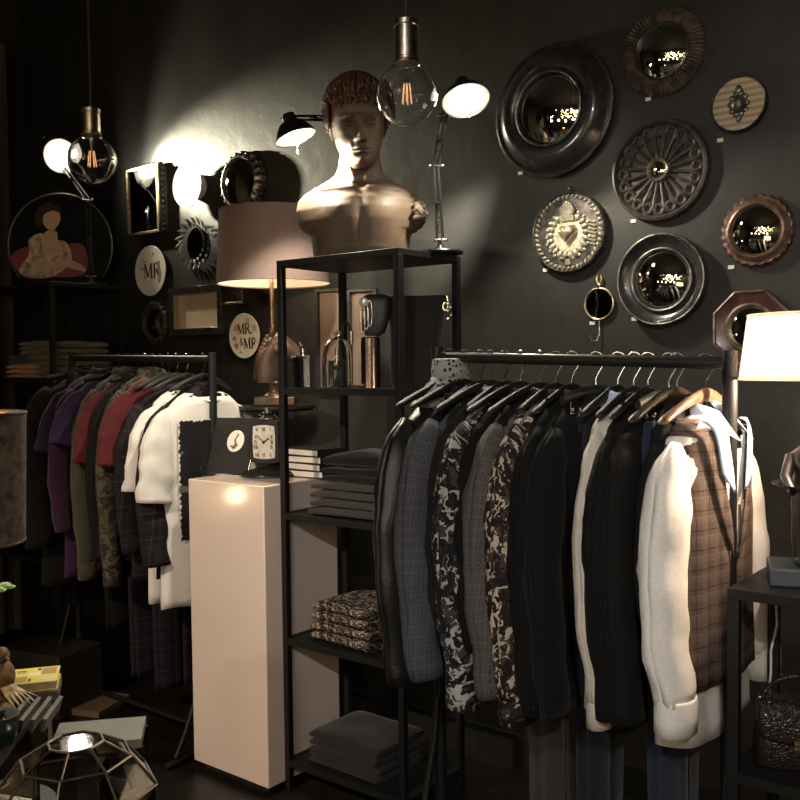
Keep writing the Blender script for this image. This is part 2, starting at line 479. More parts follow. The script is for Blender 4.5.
def torso(sh, vneck=None, uoff=0, n=44, hem=0, hemcut=0):
    """vneck(z) -> half width of the front opening, or 0"""
    P = sh.prof; zs = []
    for (z0, *_), (z1, *_) in zip(P, P[1:]):
        k = max(1, int(round((z0 - z1) / .035)))
        zs += [z0 + (z1 - z0) * i / k for i in range(k)]
    zs.append(P[-1][0])
    mb = MB(); vs = []; uv = []
    for z in zs:
        hw, ht = sh.at(z); per = (hw + ht) * 2
        for j in range(n + 1):
            a = 2 * PI * j / n - PI / 2
            c, s_ = math.cos(a), math.sin(a)
            x = hw * math.copysign(abs(c) ** (2 / sh.p), c); q = min(1, abs(x) / hw)
            y = ht * math.copysign(abs(s_) ** (2 / sh.p), s_) + sh.dis(x, z, -1 if s_ < 0 else 1) * (1 - q)
            zz = z + (hem * math.sin(a * 3 + sh.seed) + hemcut * (x / hw) ** 2 if z == zs[-1] else 0)
            vs.append((x, y, zz)); uv.append((uoff + (x if s_ < 0 else .5 - x) , z))
    fs = []
    for i in range(len(zs) - 1):
        zm = (zs[i] + zs[i + 1]) / 2; v = vneck(zm) if vneck else 0
        for j in range(n):
            a, b = i * (n + 1) + j, i * (n + 1) + j + 1
            xm = (vs[a][0] + vs[b][0]) / 2
            if v > 0 and vs[a][1] < .001 and vs[b][1] < .001 and abs(xm) < v: continue
            fs.append((a, b, b + n + 1, a + n + 1))
    mb.add(vs, fs, uv); return mb

def sleeve_mb(sd, pts, rad, seed, uoff=0, n=24, flat=.66):
    mb = MB(); vs = []; uv = []; m = 22
    P = [Vector(p) for p in pts]; L = [0]
    for a, b in zip(P, P[1:]): L.append(L[-1] + (b - a).length)
    def samp(t):
        d = t * L[-1]
        for i in range(len(P) - 1):
            if d <= L[i + 1] + 1e-9:
                q = (d - L[i]) / (L[i + 1] - L[i]); q2 = q
                return P[i].lerp(P[i + 1], q2), rad[i] + (rad[i + 1] - rad[i]) * q2
    # smooth the path
    S = [samp(i / m) for i in range(m + 1)]
    pp = [s_[0].copy() for s_ in S]
    for _ in range(3):
        for i in range(1, m): pp[i] = (pp[i - 1] + pp[i] * 2 + pp[i + 1]) / 4
    for i in range(m + 1):
        t = (pp[min(m, i + 1)] - pp[max(0, i - 1)]).normalized()
        bx = Vector((0, 1, 0)); ax = bx.cross(t).normalized(); bx = t.cross(ax)
        r = S[i][1]
        for j in range(n + 1):
            a = 2 * PI * j / n
            nv = Vector((math.cos(a) * 1.3 + seed * 3.1, math.sin(a) * 1.3, i * .34 + seed))
            f = 1 + .13 * noise.noise(nv) + .08 * noise.noise(nv * 2.3)
            p = pp[i] + ax * math.cos(a) * r * f * 1.0 + bx * math.sin(a) * r * f * flat
            p += Vector((0, 0, 0)) + Vector((math.sin(i * 1.1 + seed), math.cos(i * .9 + seed), 0)) * .0022
            vs.append(tuple(p)); uv.append((uoff + a * r * .9, pp[i].z))
    fs = []
    for i in range(m):
        for j in range(n):
            a = i * (n + 1) + j; fs.append((a, a + 1, a + n + 2, a + n + 1))
    mb.add(vs, fs, uv)
    return mb, pp, S

def collar_mb(rx, ry, z, h, spread=.03, fall=.05, open_=.5, drop=.02):
    """fold-over collar round the neck, open at the front (-y)"""
    mb = MB(); n = 26; rows = []
    for dr, dz in ((0, -h * .6), (0, h * .5), (.004, h * .62), (.010, h * .45), (.022, h * .45 - fall)):
        row = []
        for j in range(n + 1):
            a = -PI / 2 + open_ + (2 * PI - 2 * open_) * j / n
            q = abs(j / n - .5) * 2
            pt = q ** 6
            rr = dr + (spread * pt if dr > .02 else 0)
            row.append(((rx + rr) * math.cos(a), (ry + rr) * math.sin(a) - (drop * .8 * q ** 3 if dr > .02 else 0), z + dz - drop * q ** 2 - (.02 * pt if dr > .02 else 0)))
        rows.append(row)
    vs = [p for r in rows for p in r]; w_ = n + 1; uv = [(j * .012, .02 * i) for i in range(5) for j in range(w_)]
    fs = [(i * w_ + j, i * w_ + j + 1, (i + 1) * w_ + j + 1, (i + 1) * w_ + j) for i in range(4) for j in range(n)]
    return mb.add(vs, fs, uv)

def strip_on_front(sh, xa, xb, z0, z1, off=.004, n=14, m_=5, uoff=0):
    """panel lying on the front between xa(z) and xb(z)"""
    mb = MB(); vs = []; uv = []
    for i in range(n + 1):
        z = z0 + (z1 - z0) * i / n; a, b = xa(z), xb(z)
        for j in range(m_ + 1):
            x = a + (b - a) * j / m_
            vs.append((x, sh.front(x, z, off), z)); uv.append((x + uoff, z))
    fs = [(i * (m_ + 1) + j, i * (m_ + 1) + j + 1, (i + 1) * (m_ + 1) + j + 1, (i + 1) * (m_ + 1) + j) for i in range(n) for j in range(m_)]
    return mb.add(vs, fs, uv)

BTN = mat('dark_horn_button', (.05, .04, .035), rough=.25)
def button_row(parent, pts, r=.0085, m=BTN):
    for p in pts:
        b = MB(); b.lathe([(0, 0), (r, 0), (r, .003), (r * .8, .005), (0, .0035)], 14, 'x', (-.001, 0, 0))
        for v in b.v: v.x = -v.x
        o = b.build('button', m, parent); o.location = p

def jacket(name, label, cat, m, loc, rz, L=.80, SL=.66, lapel=None, th=.034, seed=0, group=None, collar='lapel', vz=-.42, buttons=3, w=.192, inner=None, flare=0, cuff=None, cuffm=None, sleeve_r=.058, pad=0):
    t = thing(name, label, cat, loc, rz, group)
    sh = Shape([(-.045, .050, .040), (-.070, .066, .046), (-.092, .105, th + .010), (-.120, .150, th + .012), (-.150, w - .026, th + .012), (-.185, w - .012, th + .010), (-.26, w - .010, th + .010), (-.42, w - .012, th + .004), (-.58, w - .004, th), (-L, w + .016 + flare, th + .004)], seed)
    vn = (lambda z: .062 * max(0, min(1, (z - vz) / (-.05 - vz))) if z > vz else 0) if collar in ('lapel', 'v') else ((lambda z: .02 if z > -.06 else 0))
    body = torso(sh, vn, uoff=seed * .13, hem=.006).build('jacket_body' if collar == 'lapel' else 'garment_body', m, t, smooth=70, solid=.003)
    for sd in (-1, 1):
        k = 1 if sd < 0 else .94
        pts = [(sd * (w - .052), 0, -.140), (sd * (w - .020), .0, -.190), (sd * (w + .012), -.002, -.29), (sd * (w + .036), -.008, -.42), (sd * (w + .050), -.022, -.54), (sd * (w + .044), -.042, -.12 - SL)]
        mb, pp, S = sleeve_mb(sd, pts, [sleeve_r * .42, sleeve_r * .84, sleeve_r * 1.02, sleeve_r * .98, sleeve_r * .92, sleeve_r * .80], seed + sd, uoff=seed * .3)
        s_ = mb.build('sleeve', m, t, smooth=70, solid=.003)
        if cuff:
            e = pp[-1]; d = (pp[-1] - pp[-4]).normalized(); mbc = MB()
            cr = sleeve_r * .77
            rings = [[(e.x + cr * q * math.cos(a), e.y + cr * .72 * q * math.sin(a), e.z + dz) for a in [2 * PI * j / 18 for j in range(18)]] for q, dz in ((1.0, .012), (1.04, .006), (1.05, -.03), (1.04, -.062))]
            mbc.loft(rings, cap=False, uvs=[(j * .01, i * .03) for i in range(4) for j in range(18)]); mbc.build('cuff', cuffm or m, s_, smooth=50, solid=.003)
        if buttons and sd < 0:
            e = pp[-1]
            for b_ in range(buttons):
                zz = e.z + .022 + b_ * .022
                q = min(pp, key=lambda p_: abs(p_.z - zz))
                button_row(s_, [(q.x - sleeve_r * .74 * .88, q.y - sleeve_r * .22, zz)])
    if collar == 'lapel':
        lm = lapel or m
        for sd in (-1, 1):
            xa = lambda z, sd=sd: sd * (vn(z) if z > vz else 0)
            def xb(z, sd=sd):
                q = (z - vz) / (-.06 - vz)
                notch = .0 if not (.78 < q < .84) else -.02
                return sd * (vn(z) + .062 * math.sin(min(1, q * 1.25) * PI / 2) ** .8 + notch)
            strip_on_front(sh, xa, xb, -.062, vz, .006, n=24).build('lapel', lm, t, smooth=60, solid=.003)
        collar_mb(.056, .046, -.058, .030, .02, .035, .55).build('collar', lm, t, smooth=60, solid=.003)
    elif collar in ('shirt', 'v'):
        collar_mb(.052, .042, -.056, .034, .014, .036, .42, .030).build('collar', cuffm or lapel or m, t, smooth=60, solid=.002)
    elif collar == 'stand':
        mb = MB(); mb.loft([[((.056 + d) * math.cos(a), (.046 + d) * math.sin(a), -.055 + z) for a in [2 * PI * j / 24 for j in range(24)]] for d, z in ((0, -.01), (.0, .02), (-.003, .048), (-.012, .05))], cap=False, uvs=[(j * .015, i * .03) for i in range(4) for j in range(24)])
        mb.build('collar', lapel or m, t, smooth=60, solid=.004)
    if inner:
        sh2 = Shape([(-.05, .052, .030), (-.085, .115, th), (-.13, w - .03, th), (-.55, w - .04, th - .008)], seed)
        torso(sh2, None).build('lining', inner, t, smooth=70)
    t['sh'] = 0
    return t, sh

def tee(label, m, loc, rz, L=.70, th=.035, seed=0, group=None, w=.205, name='t_shirt', cat='t-shirt', sl=.17):
    t = thing(name, label, cat, loc, rz, group)
    sh = Shape([(-.082, .088, th + .004), (-.096, .120, th + .008), (-.125, .160, th + .006), (-.160, w - .016, th + .004), (-.20, w - .002, th + .004), (-.30, w + .002, th), (-.50, w + .008, th), (-L, w + .018, th + .003)], seed, fold=.008)
    torso(sh, lambda z: (.075 if z > -.098 else (.05 if z > -.11 else 0)), uoff=seed * .21, hem=.006).build('shirt_body', m, t, smooth=70, solid=.002)
    mb = MB(); pts = []
    for j in range(28):
        a = 2 * PI * j / 28; x = .088 * math.cos(a); y = (th + .006) * math.sin(a)
        pts.append((x, y - (.004 if y < 0 else 0), -.083 - (.030 * max(0, -math.sin(a)) ** 1.5)))
    mb.tube(pts, .0055, 6, loop=True, flat=.6); mb.build('neckband', m, t)
    for sd in (-1, 1):
        pts = [(sd * (w - .055), 0, -.150), (sd * (w - .016), 0, -.195), (sd * (w + .022), -.004, -.27), (sd * (w + .052), -.01, -.16 - sl * 1.25)]
        mb, pp, S = sleeve_mb(sd, pts, [.026, .058, .072, .080], seed + sd, flat=.46)
        s_ = mb.build('sleeve', m, t, smooth=70, solid=.002)
    return t, sh

def trousers(label, m, loc, rz, L=1.0, w=.105, th=.020, seed=0, group=None, top=-.135, name='trousers', taper=.8, waist=None):
    t = thing(name, label, 'trousers', loc, rz, group)
    for i, (yy, dx) in enumerate(((-.6, .006), (.6, -.006))):
        sh = Shape([(top, w, th * .55), (top - .04, w + .01, th * .7), (top - .25, w + .012, th), (top - .5, w * .9, th * .9), (top - L, w * taper, th * .85)], seed + i, fold=.003)
        mb = torso(sh, None, uoff=seed * .17 + i * .3)
        for v in mb.v: v.y += yy * th; v.x += dx
        mb.build('trouser_leg', m, t, smooth=70, solid=.002)
    mb = MB(); mb.loft([[((w + .004) * math.copysign(abs(math.cos(a)) ** .8, math.cos(a)), (th * 1.5) * math.sin(a), z) for a in [2 * PI * j / 28 for j in range(28)]] for z in (top + .004, top - .036)], cap=False, uvs=[(j * .02, i * .04) for i in range(2) for j in range(28)])
    mb.build('waistband', waist or m, t, smooth=60, solid=.003)
    return t

# ------------------------------------------------------------------ cloths
K1 = cloth('black_wool', (.0055, .0055, .006), sheen=.02); K2 = cloth('black_cotton', (.007, .0065, .0065), sheen=.02); K3 = cloth('charcoal_wool', (.013, .0125, .013), sheen=.03); K4 = cloth('black_velvet', (.006, .006, .007), sheen=.06)
LEA = mat('black_olive_leather', (.010, .010, .008), rough=.42, bump=.4, bscale=120)
MONO1 = greek('grey_blue_key_pattern_wool', (.085, .09, .11), (.024, .025, .032))
MONO2 = greek('grey_key_pattern_wool', (.10, .094, .092), (.03, .027, .028))
FLO = camo('grey_black_leaf_print', [(.014, .014, .016), (.05, .05, .054), (.012, .012, .013), (.40, .40, .385)], 23, 3)
CAM = camo('cream_brown_leaf_camouflage', [(.022, .016, .016), (.075, .05, .045), (.015, .012, .012), (.50, .43, .34)], 22, 8)
DOT = dots('grey_spotted_cotton', (.30, .30, .28), (.02, .02, .022), 75)
WSH = cloth('white_cotton', (.78, .76, .73), sheen=.05); CRM = cloth('cream_cotton', (.60, .56, .49), sheen=.05); BSH = cloth('pale_blue_cotton', (.50, .60, .80), sheen=.05)
NAVY = cloth('indigo_denim', (.020, .028, .055)); DEN = cloth('dark_denim', (.014, .018, .030)); GRYT = cloth('grey_trouser_cloth', (.06, .055, .052))
VEST = plaid('brown_check_tweed', (.095, .070, .060), (.035, .022, .020), (.17, .13, .11), .042, .07)
PUR = cloth('deep_purple_cotton', (.034, .020, .060)); PUR2 = cloth('aubergine_cotton', (.045, .016, .050)); RED = cloth('burgundy_cotton', (.085, .012, .016)); OLV = cloth('olive_cotton', (.055, .052, .034)); OLV2 = camo('olive_grey_camouflage', [(.05, .046, .034), (.085, .078, .058), (.028, .026, .02), (.10, .095, .07)], 16, 5)
PLD = plaid('dark_tartan', (.012, .010, .015), (.055, .034, .026), (.032, .026, .05), .095, .045)

# ------------------------------------------------------------------ the right rail
def bar_at(px, A, B, y):
    p = at(px, 354, y); q = (p.x - A.x) / (B.x - A.x); return Vector((p.x, y, A.z + (B.z - A.z) * q + .0))
HR = R(90)
def rr(px, dz=0): 
    p = bar_at(px, ra, rb, RRY); return (p.x, RRY, p.z + dz)
GR = 'clothes hangers on the right rail'
WIDE = {450, 464, 490, 520, 540, 596, 677, 706}
def hang(px, mat_=HB, label=None, kind='wood', yaw=0, rail_=0):
    f = rr if rail_ == 0 else ll
    g = GR if rail_ == 0 else GL
    lab = label
    if kind == 'clip': return hanger_clip(lab, f(px), HR + R(yaw), g)
    t_ = hanger_wood(mat_, lab, f(px), HR + R(yaw), g)
    if px not in WIDE: t_.scale = (.74, 1, 1)
    return t_

# (pixel of hook, garment)
def HL(s, rail_='right'): return s
hang(450, label='black hanger holding the spotted scarf-like shirt, leftmost on the right rail')
jacket('spotted_shirt', 'grey shirt with black spots and stand collar, leftmost on the right rail', 'shirt', DOT, rr(450, -.0), HR, L=.60, SL=.40, seed=1, collar='stand', buttons=0, w=.11, sleeve_r=.035, th=.02, vz=-.1)
hang(452, label='black hanger inside the black leather jacket on the right rail')
jacket('leather_jacket', 'black leather jacket with olive sheen on its shoulder, near the shelf unit', 'jacket', LEA, rr(447, -.03), HR + R(3), L=.78, SL=.66, seed=2, th=.032, collar='lapel', buttons=0, sleeve_r=.066, w=.235)
hang(464, label='black hanger inside the blue-grey key-pattern blazer')
jacket('blazer', 'blue-grey key-pattern blazer, the left one of the two key-pattern blazers', 'blazer', MONO1, rr(469, -.03), HR, L=.76, SL=.64, w=.215, sleeve_r=.068, seed=3, lapel=K3, buttons=4, inner=K2)
hang(481, label='black hanger inside the plain black blazer between key-pattern blazer and leaf-print shirt')
jacket('blazer', 'plain black blazer squeezed between blue-grey key-pattern blazer and grey leaf-print shirt', 'blazer', K3, rr(485, -.03), HR, L=.66, SL=.52, seed=4, buttons=0, w=.19, sleeve_r=.048)
hang(490, label='black hanger inside the black and grey leaf-print shirt')
jacket('printed_shirt', 'black shirt with pale grey leaf print, right of the blue-grey blazer', 'shirt', FLO, rr(503, -.03), HR, L=.77, SL=.63, seed=5, collar='shirt', buttons=0, sleeve_r=.064, w=.21, cuff=1)
hang(505, label='black hanger inside the black jacket left of the browner key-pattern blazer')
jacket('blazer', 'black jacket just left of the browner key-pattern blazer', 'blazer', K1, rr(514, -.03), HR, L=.70, SL=.54, seed=6, buttons=0, w=.20, sleeve_r=.05)
hang(520, label='black hanger inside the browner grey key-pattern blazer')
jacket('blazer', 'browner grey key-pattern blazer, the right one of the two key-pattern blazers', 'blazer', MONO2, rr(532, -.03), HR, L=.78, SL=.64, w=.205, sleeve_r=.066, seed=7, lapel=K3, buttons=4, inner=K2)
hang(540, label='black hanger inside the cream and brown leaf camouflage shirt')
jacket('printed_shirt', 'brown shirt with cream leaf camouflage print, in the middle of the right rail', 'shirt', CAM, rr(551, -.03), HR, L=.79, SL=.63, seed=8, collar='shirt', buttons=0, sleeve_r=.066, w=.20, cuff=1)
hang(556, label='black hanger inside the black blazer right of the leaf camouflage shirt')
jacket('blazer', 'black blazer directly right of the cream leaf camouflage shirt, three cuff buttons', 'blazer', K1, rr(568, -.03), HR, L=.80, SL=.66, seed=9, buttons=3)
hang(572, label='black hanger inside the second black blazer right of the camouflage shirt')
jacket('blazer', 'second black blazer right of the camouflage shirt, left of the clipped dark jeans', 'blazer', K4, rr(585, -.03), HR, L=.79, SL=.65, seed=10, buttons=3)
hang(596, kind='clip', label='black clip hanger holding dark jeans in the middle of the right rail')
trousers('dark denim jeans clipped to a hanger left of the cream sleeve', DEN, rr(600), HR, L=.98, seed=11, name='jeans')
hang(618, label='black hanger inside the cream-sleeved shirt with pale blue collar')
jacket('dress_shirt', 'cream shirt with pale blue collar, only one long sleeve showing between black blazers', 'shirt', CRM, rr(628, -.03), HR, L=.76, SL=.59, seed=12, collar='shirt', buttons=0, lapel=BSH, cuff=1, cuffm=None, sleeve_r=.045, w=.19)
hang(634, label='black hanger inside the black blazer right of the cream sleeve')
jacket('blazer', 'black blazer directly right of the cream shirt sleeve', 'blazer', K1, rr(642, -.03), HR, L=.79, SL=.62, seed=13, buttons=3)
hang(648, label='black hanger inside the black blazer with small white pocket stitching')
jacket('blazer', 'black blazer second to the right of the cream sleeve, left of the clipped jeans', 'blazer', K2, rr(655, -.03), HR, L=.79, SL=.62, seed=14, buttons=3)
hang(669, kind='clip', label='black clip hanger holding blue jeans beside the white shirt')
trousers('indigo blue jeans clipped to a hanger left of the white shirt', NAVY, rr(675), HR, L=1.05, w=.13, seed=15, name='jeans', taper=.72)
hang(677, mat_=HW, label='dark wood hanger between the indigo jeans and the white shirt')
jacket('waistcoat', 'black waistcoat between the indigo jeans and the white shirt', 'waistcoat', K2, rr(684, -.03), HR, L=.62, SL=.30, seed=16, buttons=0, w=.18, sleeve_r=.04, th=.025)
hang(706, mat_=HWB, label='walnut hanger inside the white shirt, rightmost on the right rail')
shirt, ssh = jacket('dress_shirt', 'white dress shirt with long sleeves, rightmost on the right rail', 'shirt', WSH, rr(706, -.045), HR + R(-4), L=.78, SL=.540, seed=17, collar='v', vz=-.30, buttons=0, lapel=BSH, cuff=1, sleeve_r=.068, w=.188, th=.05, inner=None)
# waistcoat worn over the shirt
t = thing('waistcoat', 'brown checked tweed waistcoat buttoned over the white shirt at the rail end', 'waistcoat', rr(706, -.045), HR + R(-4))
vsh = Shape([(-.078, .10, .064), (-.100, .130, .066), (-.140, .160, .066), (-.20, .165, .068), (-.30, .190, .068), (-.45, .192, .066), (-.66, .208, .068)], 17, fold=.006)
vnk = lambda z: (.012 + .085 * max(0, (z + .40)) / .33 if z > -.40 else 0)
torso(vsh, vnk, uoff=.3, hemcut=-.0).build('vest_body', VEST, t, smooth=70, solid=.003)
for sd in (-1, 1):
    strip_on_front(vsh, lambda z, sd=sd: sd * vnk(z), lambda z, sd=sd: sd * (vnk(z) + .045 * math.sin(min(1, (z + .40) / .20) * PI / 2)), -.10, -.395, .006, n=18).build('lapel', VEST, t, smooth=60, solid=.003)
for sd in (-1, 1):
    strip_on_front(vsh, lambda z, sd=sd: sd * (.030 + .030 * max(0, (z + .24) / .16)), lambda z, sd=sd: sd * (.030 + .030 * max(0, (z + .24) / .16) + .042 * min(1, (z + .245) / .05)), -.082, -.24, .012, n=14).build('collar_leaf', BSH, shirt, smooth=60, solid=.003)
for k in range(4):
    b = MB().lathe([(0, 0), (.008, 0), (.008, .003), (0, .004)], 12, 'y'); o = b.build('button', BTN, t); o.location = (.0, vsh.front(0, -.42 - k * .06, .002), -.42 - k * .06)
# grey trousers low on the rail
trousers('grey cloth trousers hanging long below the camouflage shirt', GRYT, rr(552), HR, L=1.14, w=.10, seed=21, top=-.20)

# ------------------------------------------------------------------ the left rail
def ll(px, dz=0):
    p = bar_at(px, la, lb, LRY); return (p.x, LRY, p.z + dz)
GL = 'clothes hangers on the left rail'
lh = [(80, 'clip', 'clip hanger with black jeans at the far left end of the left rail'), (90, 'wood', 'hanger inside the black coat at the far left'), (100, 'wood', 'hanger inside the short purple t-shirt'),
      (110, 'wood', 'hanger inside the long purple shirt'), (118, 'clip', 'clip hanger holding black trousers beside the purple shirts'), (127, 'wood', 'hanger inside the olive long shirt'),
      (136, 'wood', 'hanger inside the left burgundy t-shirt'), (144, 'clip', 'clip hanger holding tartan trousers, left pair'), (152, 'wood', 'hanger inside the olive camouflage shirt'),
      (160, 'wood', 'hanger inside the right burgundy t-shirt'), (168, 'wood', 'hanger inside the olive collared shirt'), (176, 'wood', 'hanger inside the plain white t-shirt'), (186, 'wood', 'hanger inside the tartan shirt'),
      (203, 'wood', 'hanger inside the printed white t-shirt')]
for px, k, lab in lh: hang(px, label=lab + ' on left rail' if len(lab.split()) < 12 else lab, kind=k, rail_=1, mat_=HB)
jacket('overcoat', 'long black coat at the far left end of the left rail', 'coat', K3, ll(88), HR, L=1.0, SL=.70, seed=31, buttons=0, w=.24, sleeve_r=.075, th=.045)
trousers('black jeans clipped at the far left end of the left rail', K2, ll(80), HR, L=1.0, seed=32, name='jeans')
tee('short-sleeved deep purple t-shirt, leftmost coloured garment on left rail', PUR, ll(100), HR, seed=33, L=.66, sl=.20)
jacket('long_sleeved_shirt', 'aubergine purple long shirt hanging below the purple t-shirt', 'shirt', PUR2, ll(105), HR, L=.95, SL=.62, seed=34, collar='shirt', buttons=0, w=.21, sleeve_r=.05)
tee('deep purple t-shirt with soft collar, left of the burgundy sleeve', PUR, ll(114), HR, seed=35, L=.66)
trousers('black trousers clipped beside the purple shirts', K1, ll(119), HR, L=1.05, seed=36)
jacket('long_sleeved_shirt', 'olive long-sleeved shirt left of the first burgundy sleeve', 'shirt', OLV, ll(127), HR, L=.86, SL=.74, seed=37, collar='shirt', buttons=0, sleeve_r=.05, w=.205, cuff=1)
tee('burgundy-sleeved t-shirt, the left one of two', RED, ll(137), HR, seed=38, L=.66, sl=.22)
jacket('blazer', 'black blazer with cuff buttons between the two burgundy t-shirts', 'blazer', K1, ll(144), HR, L=.82, SL=.70, seed=39, buttons=3, w=.205)
trousers('dark tartan trousers, the left pair hanging near the floor', PLD, ll(146), HR, L=1.20, w=.12, seed=40, top=-.16)
jacket('long_sleeved_shirt', 'olive camouflage long-sleeved shirt before the right burgundy sleeve', 'shirt', OLV2, ll(152), HR, L=.84, SL=.74, seed=41, collar='shirt', buttons=0, sleeve_r=.05, w=.205, cuff=1)
tee('burgundy-sleeved t-shirt, the right one of two', RED, ll(161), HR, seed=42, L=.66, sl=.22)
jacket('long_sleeved_shirt', 'dark tartan shirt behind the plain white t-shirt', 'shirt', PLD, ll(172, -.05), HR, L=.84, SL=.60, seed=43, collar='shirt', buttons=0, w=.205, sleeve_r=.052)
trousers('dark tartan trousers, the right pair hanging near the floor', PLD, ll(171), HR, L=1.22, w=.125, seed=44, top=-.16)
tee('plain white t-shirt, left of the printed white one', WSH, ll(186, -.05), HR, seed=45, L=.92, w=.19, sl=.25)
jacket('long_sleeved_shirt', 'black and tartan shirt between the two white t-shirts', 'shirt', PLD, ll(196, -.06), HR, L=.80, SL=.62, seed=46, collar='shirt', buttons=0, w=.20, sleeve_r=.07, th=.03)
tp, tsh = tee('white t-shirt with a dark brushed portrait print, beside the plinth', WSH, ll(203, -.055), HR, seed=47, L=.92, w=.21, th=.045, sl=.27)
def print_mat():
    m, N, L, b = nt('brushed_ink_print'); tc, u, v = uvxy(N, L)
    n = N.new('ShaderNodeTexNoise'); n.inputs['Scale'].default_value = 14; n.inputs['Detail'].default_value = 6; L.new(tc.outputs['UV'], n.inputs['Vector'])
    c1 = mixc(N, L, nodemath(N, L, 'GREATER_THAN', n.outputs['Fac'], .60), (.012, .012, .014), (.10, .10, .10))
    du = nodemath(N, L, 'SUBTRACT', u, .03); dv = nodemath(N, L, 'ADD', v, .40)
    rr_ = nodemath(N, L, 'SQRT', nodemath(N, L, 'ADD', nodemath(N, L, 'MULTIPLY', du, du), nodemath(N, L, 'MULTIPLY', dv, dv)))
    skin = nodemath(N, L, 'LESS_THAN', nodemath(N, L, 'ADD', rr_, nodemath(N, L, 'MULTIPLY', n.outputs['Fac'], .05)), .06)
    c2 = mixc(N, L, skin, c1, (.30, .16, .11))
    # ragged edge: bare cotton shows through
    ex = nodemath(N, L, 'SUBTRACT', .165, nodemath(N, L, 'ABSOLUTE', u)); 
    e1 = nodemath(N, L, 'SUBTRACT', -.185, v); e2 = nodemath(N, L, 'ADD', v, .66)
    d = nodemath(N, L, 'MINIMUM', ex, nodemath(N, L, 'MINIMUM', e1, e2))
    n4 = N.new('ShaderNodeTexNoise'); n4.inputs['Scale'].default_value = 70; n4.inputs['Detail'].default_value = 4; L.new(tc.outputs['UV'], n4.inputs['Vector'])
    f = nodemath(N, L, 'LESS_THAN', nodemath(N, L, 'ADD', d, nodemath(N, L, 'MULTIPLY', nodemath(N, L, 'SUBTRACT', n4.outputs['Fac'], .55), .035)), .002)
    L.new(mixc(N, L, f, c2, (.78, .76, .73)), b.inputs['Base Color']); cloth_finish(N, L, b, tc)
    return m
strip_on_front(tsh, lambda z: -.165, lambda z: .165, -.185, -.66, .010, n=30, m_=24).build('chest_print', print_mat(), tp, smooth=70, label='dark rectangular ink print with a skin-toned patch')
# ================================================================== things on the mirror wall (local: x right, z up, -y out of the wall)
FWD = -CB
def kpx(p): return F / ((p - EYEV).dot(FWD))
def wobj(name, label, cat, px, py, out=0, group=None, yaw=0):
    p = at(px, py, WALL - out * .2); return thing(name, label, cat, (p.x, WALL, p.z), yaw, group), kpx(p)
def convex(parent, r, d0, bulge, m=MIR, name='convex_mirror_glass'):
    n = 12; prof = [(r * math.sin(PI / 2 * (1 - i / n)), d0 + bulge * math.cos(PI / 2 * (1 - i / n))) for i in range(n)] + [(.0001, d0 + bulge)]
    prof = [(r * (1 - i / n), d0 + bulge * (1 - (1 - i / n) ** 2)) for i in range(n)] + [(.0005, d0 + bulge)]
    return MB().lathe(prof, 64, 'y').build(name, m, parent, smooth=80)
EBON = mat('ebonised_wood', (.030, .028, .030), rough=.26, noise_amt=.3, scale=30, coat=.3)
BRONZE = mat('bronze_rubbed_frame', (.17, .135, .11), rough=.34, metal=.5, noise_amt=.5, scale=35, bump=.2)
PEWTER = mat('dark_pewter', (.17, .155, .14), rough=.36, metal=.8, noise_amt=.5, scale=45, bump=.3)
CARV = mat('carved_black_wood', (.055, .045, .040), rough=.4, noise_amt=.4, scale=40, bump=.3)
def ring_tube(mb, r, rt, d, n=64, nn=10, sx=1):
    mb.tube([(r * math.cos(2 * PI * i / n) * sx, -d, r * math.sin(2 * PI * i / n)) for i in range(n)], rt, nn, loop=True)

# big ebonised convex mirror
t, k = wobj('round_mirror', 'largest convex mirror, wide smooth ebonised frame, upper left of the group', 'mirror', 554, 111, .05)
r = 66 / k
MB().lathe([(r * .3, 0), (r * .97, 0), (r, .012), (r * .985, .028), (r * .95, .030), (r * .93, .024), (r * .88, .034), (r * .80, .058), (r * .70, .066), (r * .60, .056), (r * .57, .050), (r * .56, .058), (r * .53, .060), (r * .52, .045)], 96, 'y').build('frame', EBON, t, smooth=50)
m_ = MB(); ring_tube(m_, r * .975, .006, .022, 96, 8); ring_tube(m_, r * .545, .005, .058, 80, 8); m_.build('frame_bead', PEWTER, t)
convex(t, r * .53, .046, .035)
# fluted mirror
t, k = wobj('round_mirror', 'convex mirror with a fluted bronze sunburst frame at the top', 'mirror', 664, 53, .03)
r = 43 / k; n = 260
def flute_ring(rad, h, amp):
    return [(rad * math.cos(2 * PI * j / n), -(h + amp * abs(math.sin(PI * j / n * 65))), rad * math.sin(2 * PI * j / n)) for j in range(n)]
MB().loft([flute_ring(r * .5, 0, 0), flute_ring(r * .99, 0, 0), flute_ring(r, .014, .010), flute_ring(r * .93, .024, .013), flute_ring(r * .78, .032, .012), flute_ring(r * .66, .026, .008), flute_ring(r * .64, .02, 0)]).build('fluted_frame', BRONZE, t, smooth=50)
MB().lathe([(r * .50, .02), (r * .66, .02), (r * .66, .034), (r * .63, .036), (r * .60, .028)], 64, 'y').build('inner_rim', EBON, t)
convex(t, r * .62, .026, .030)
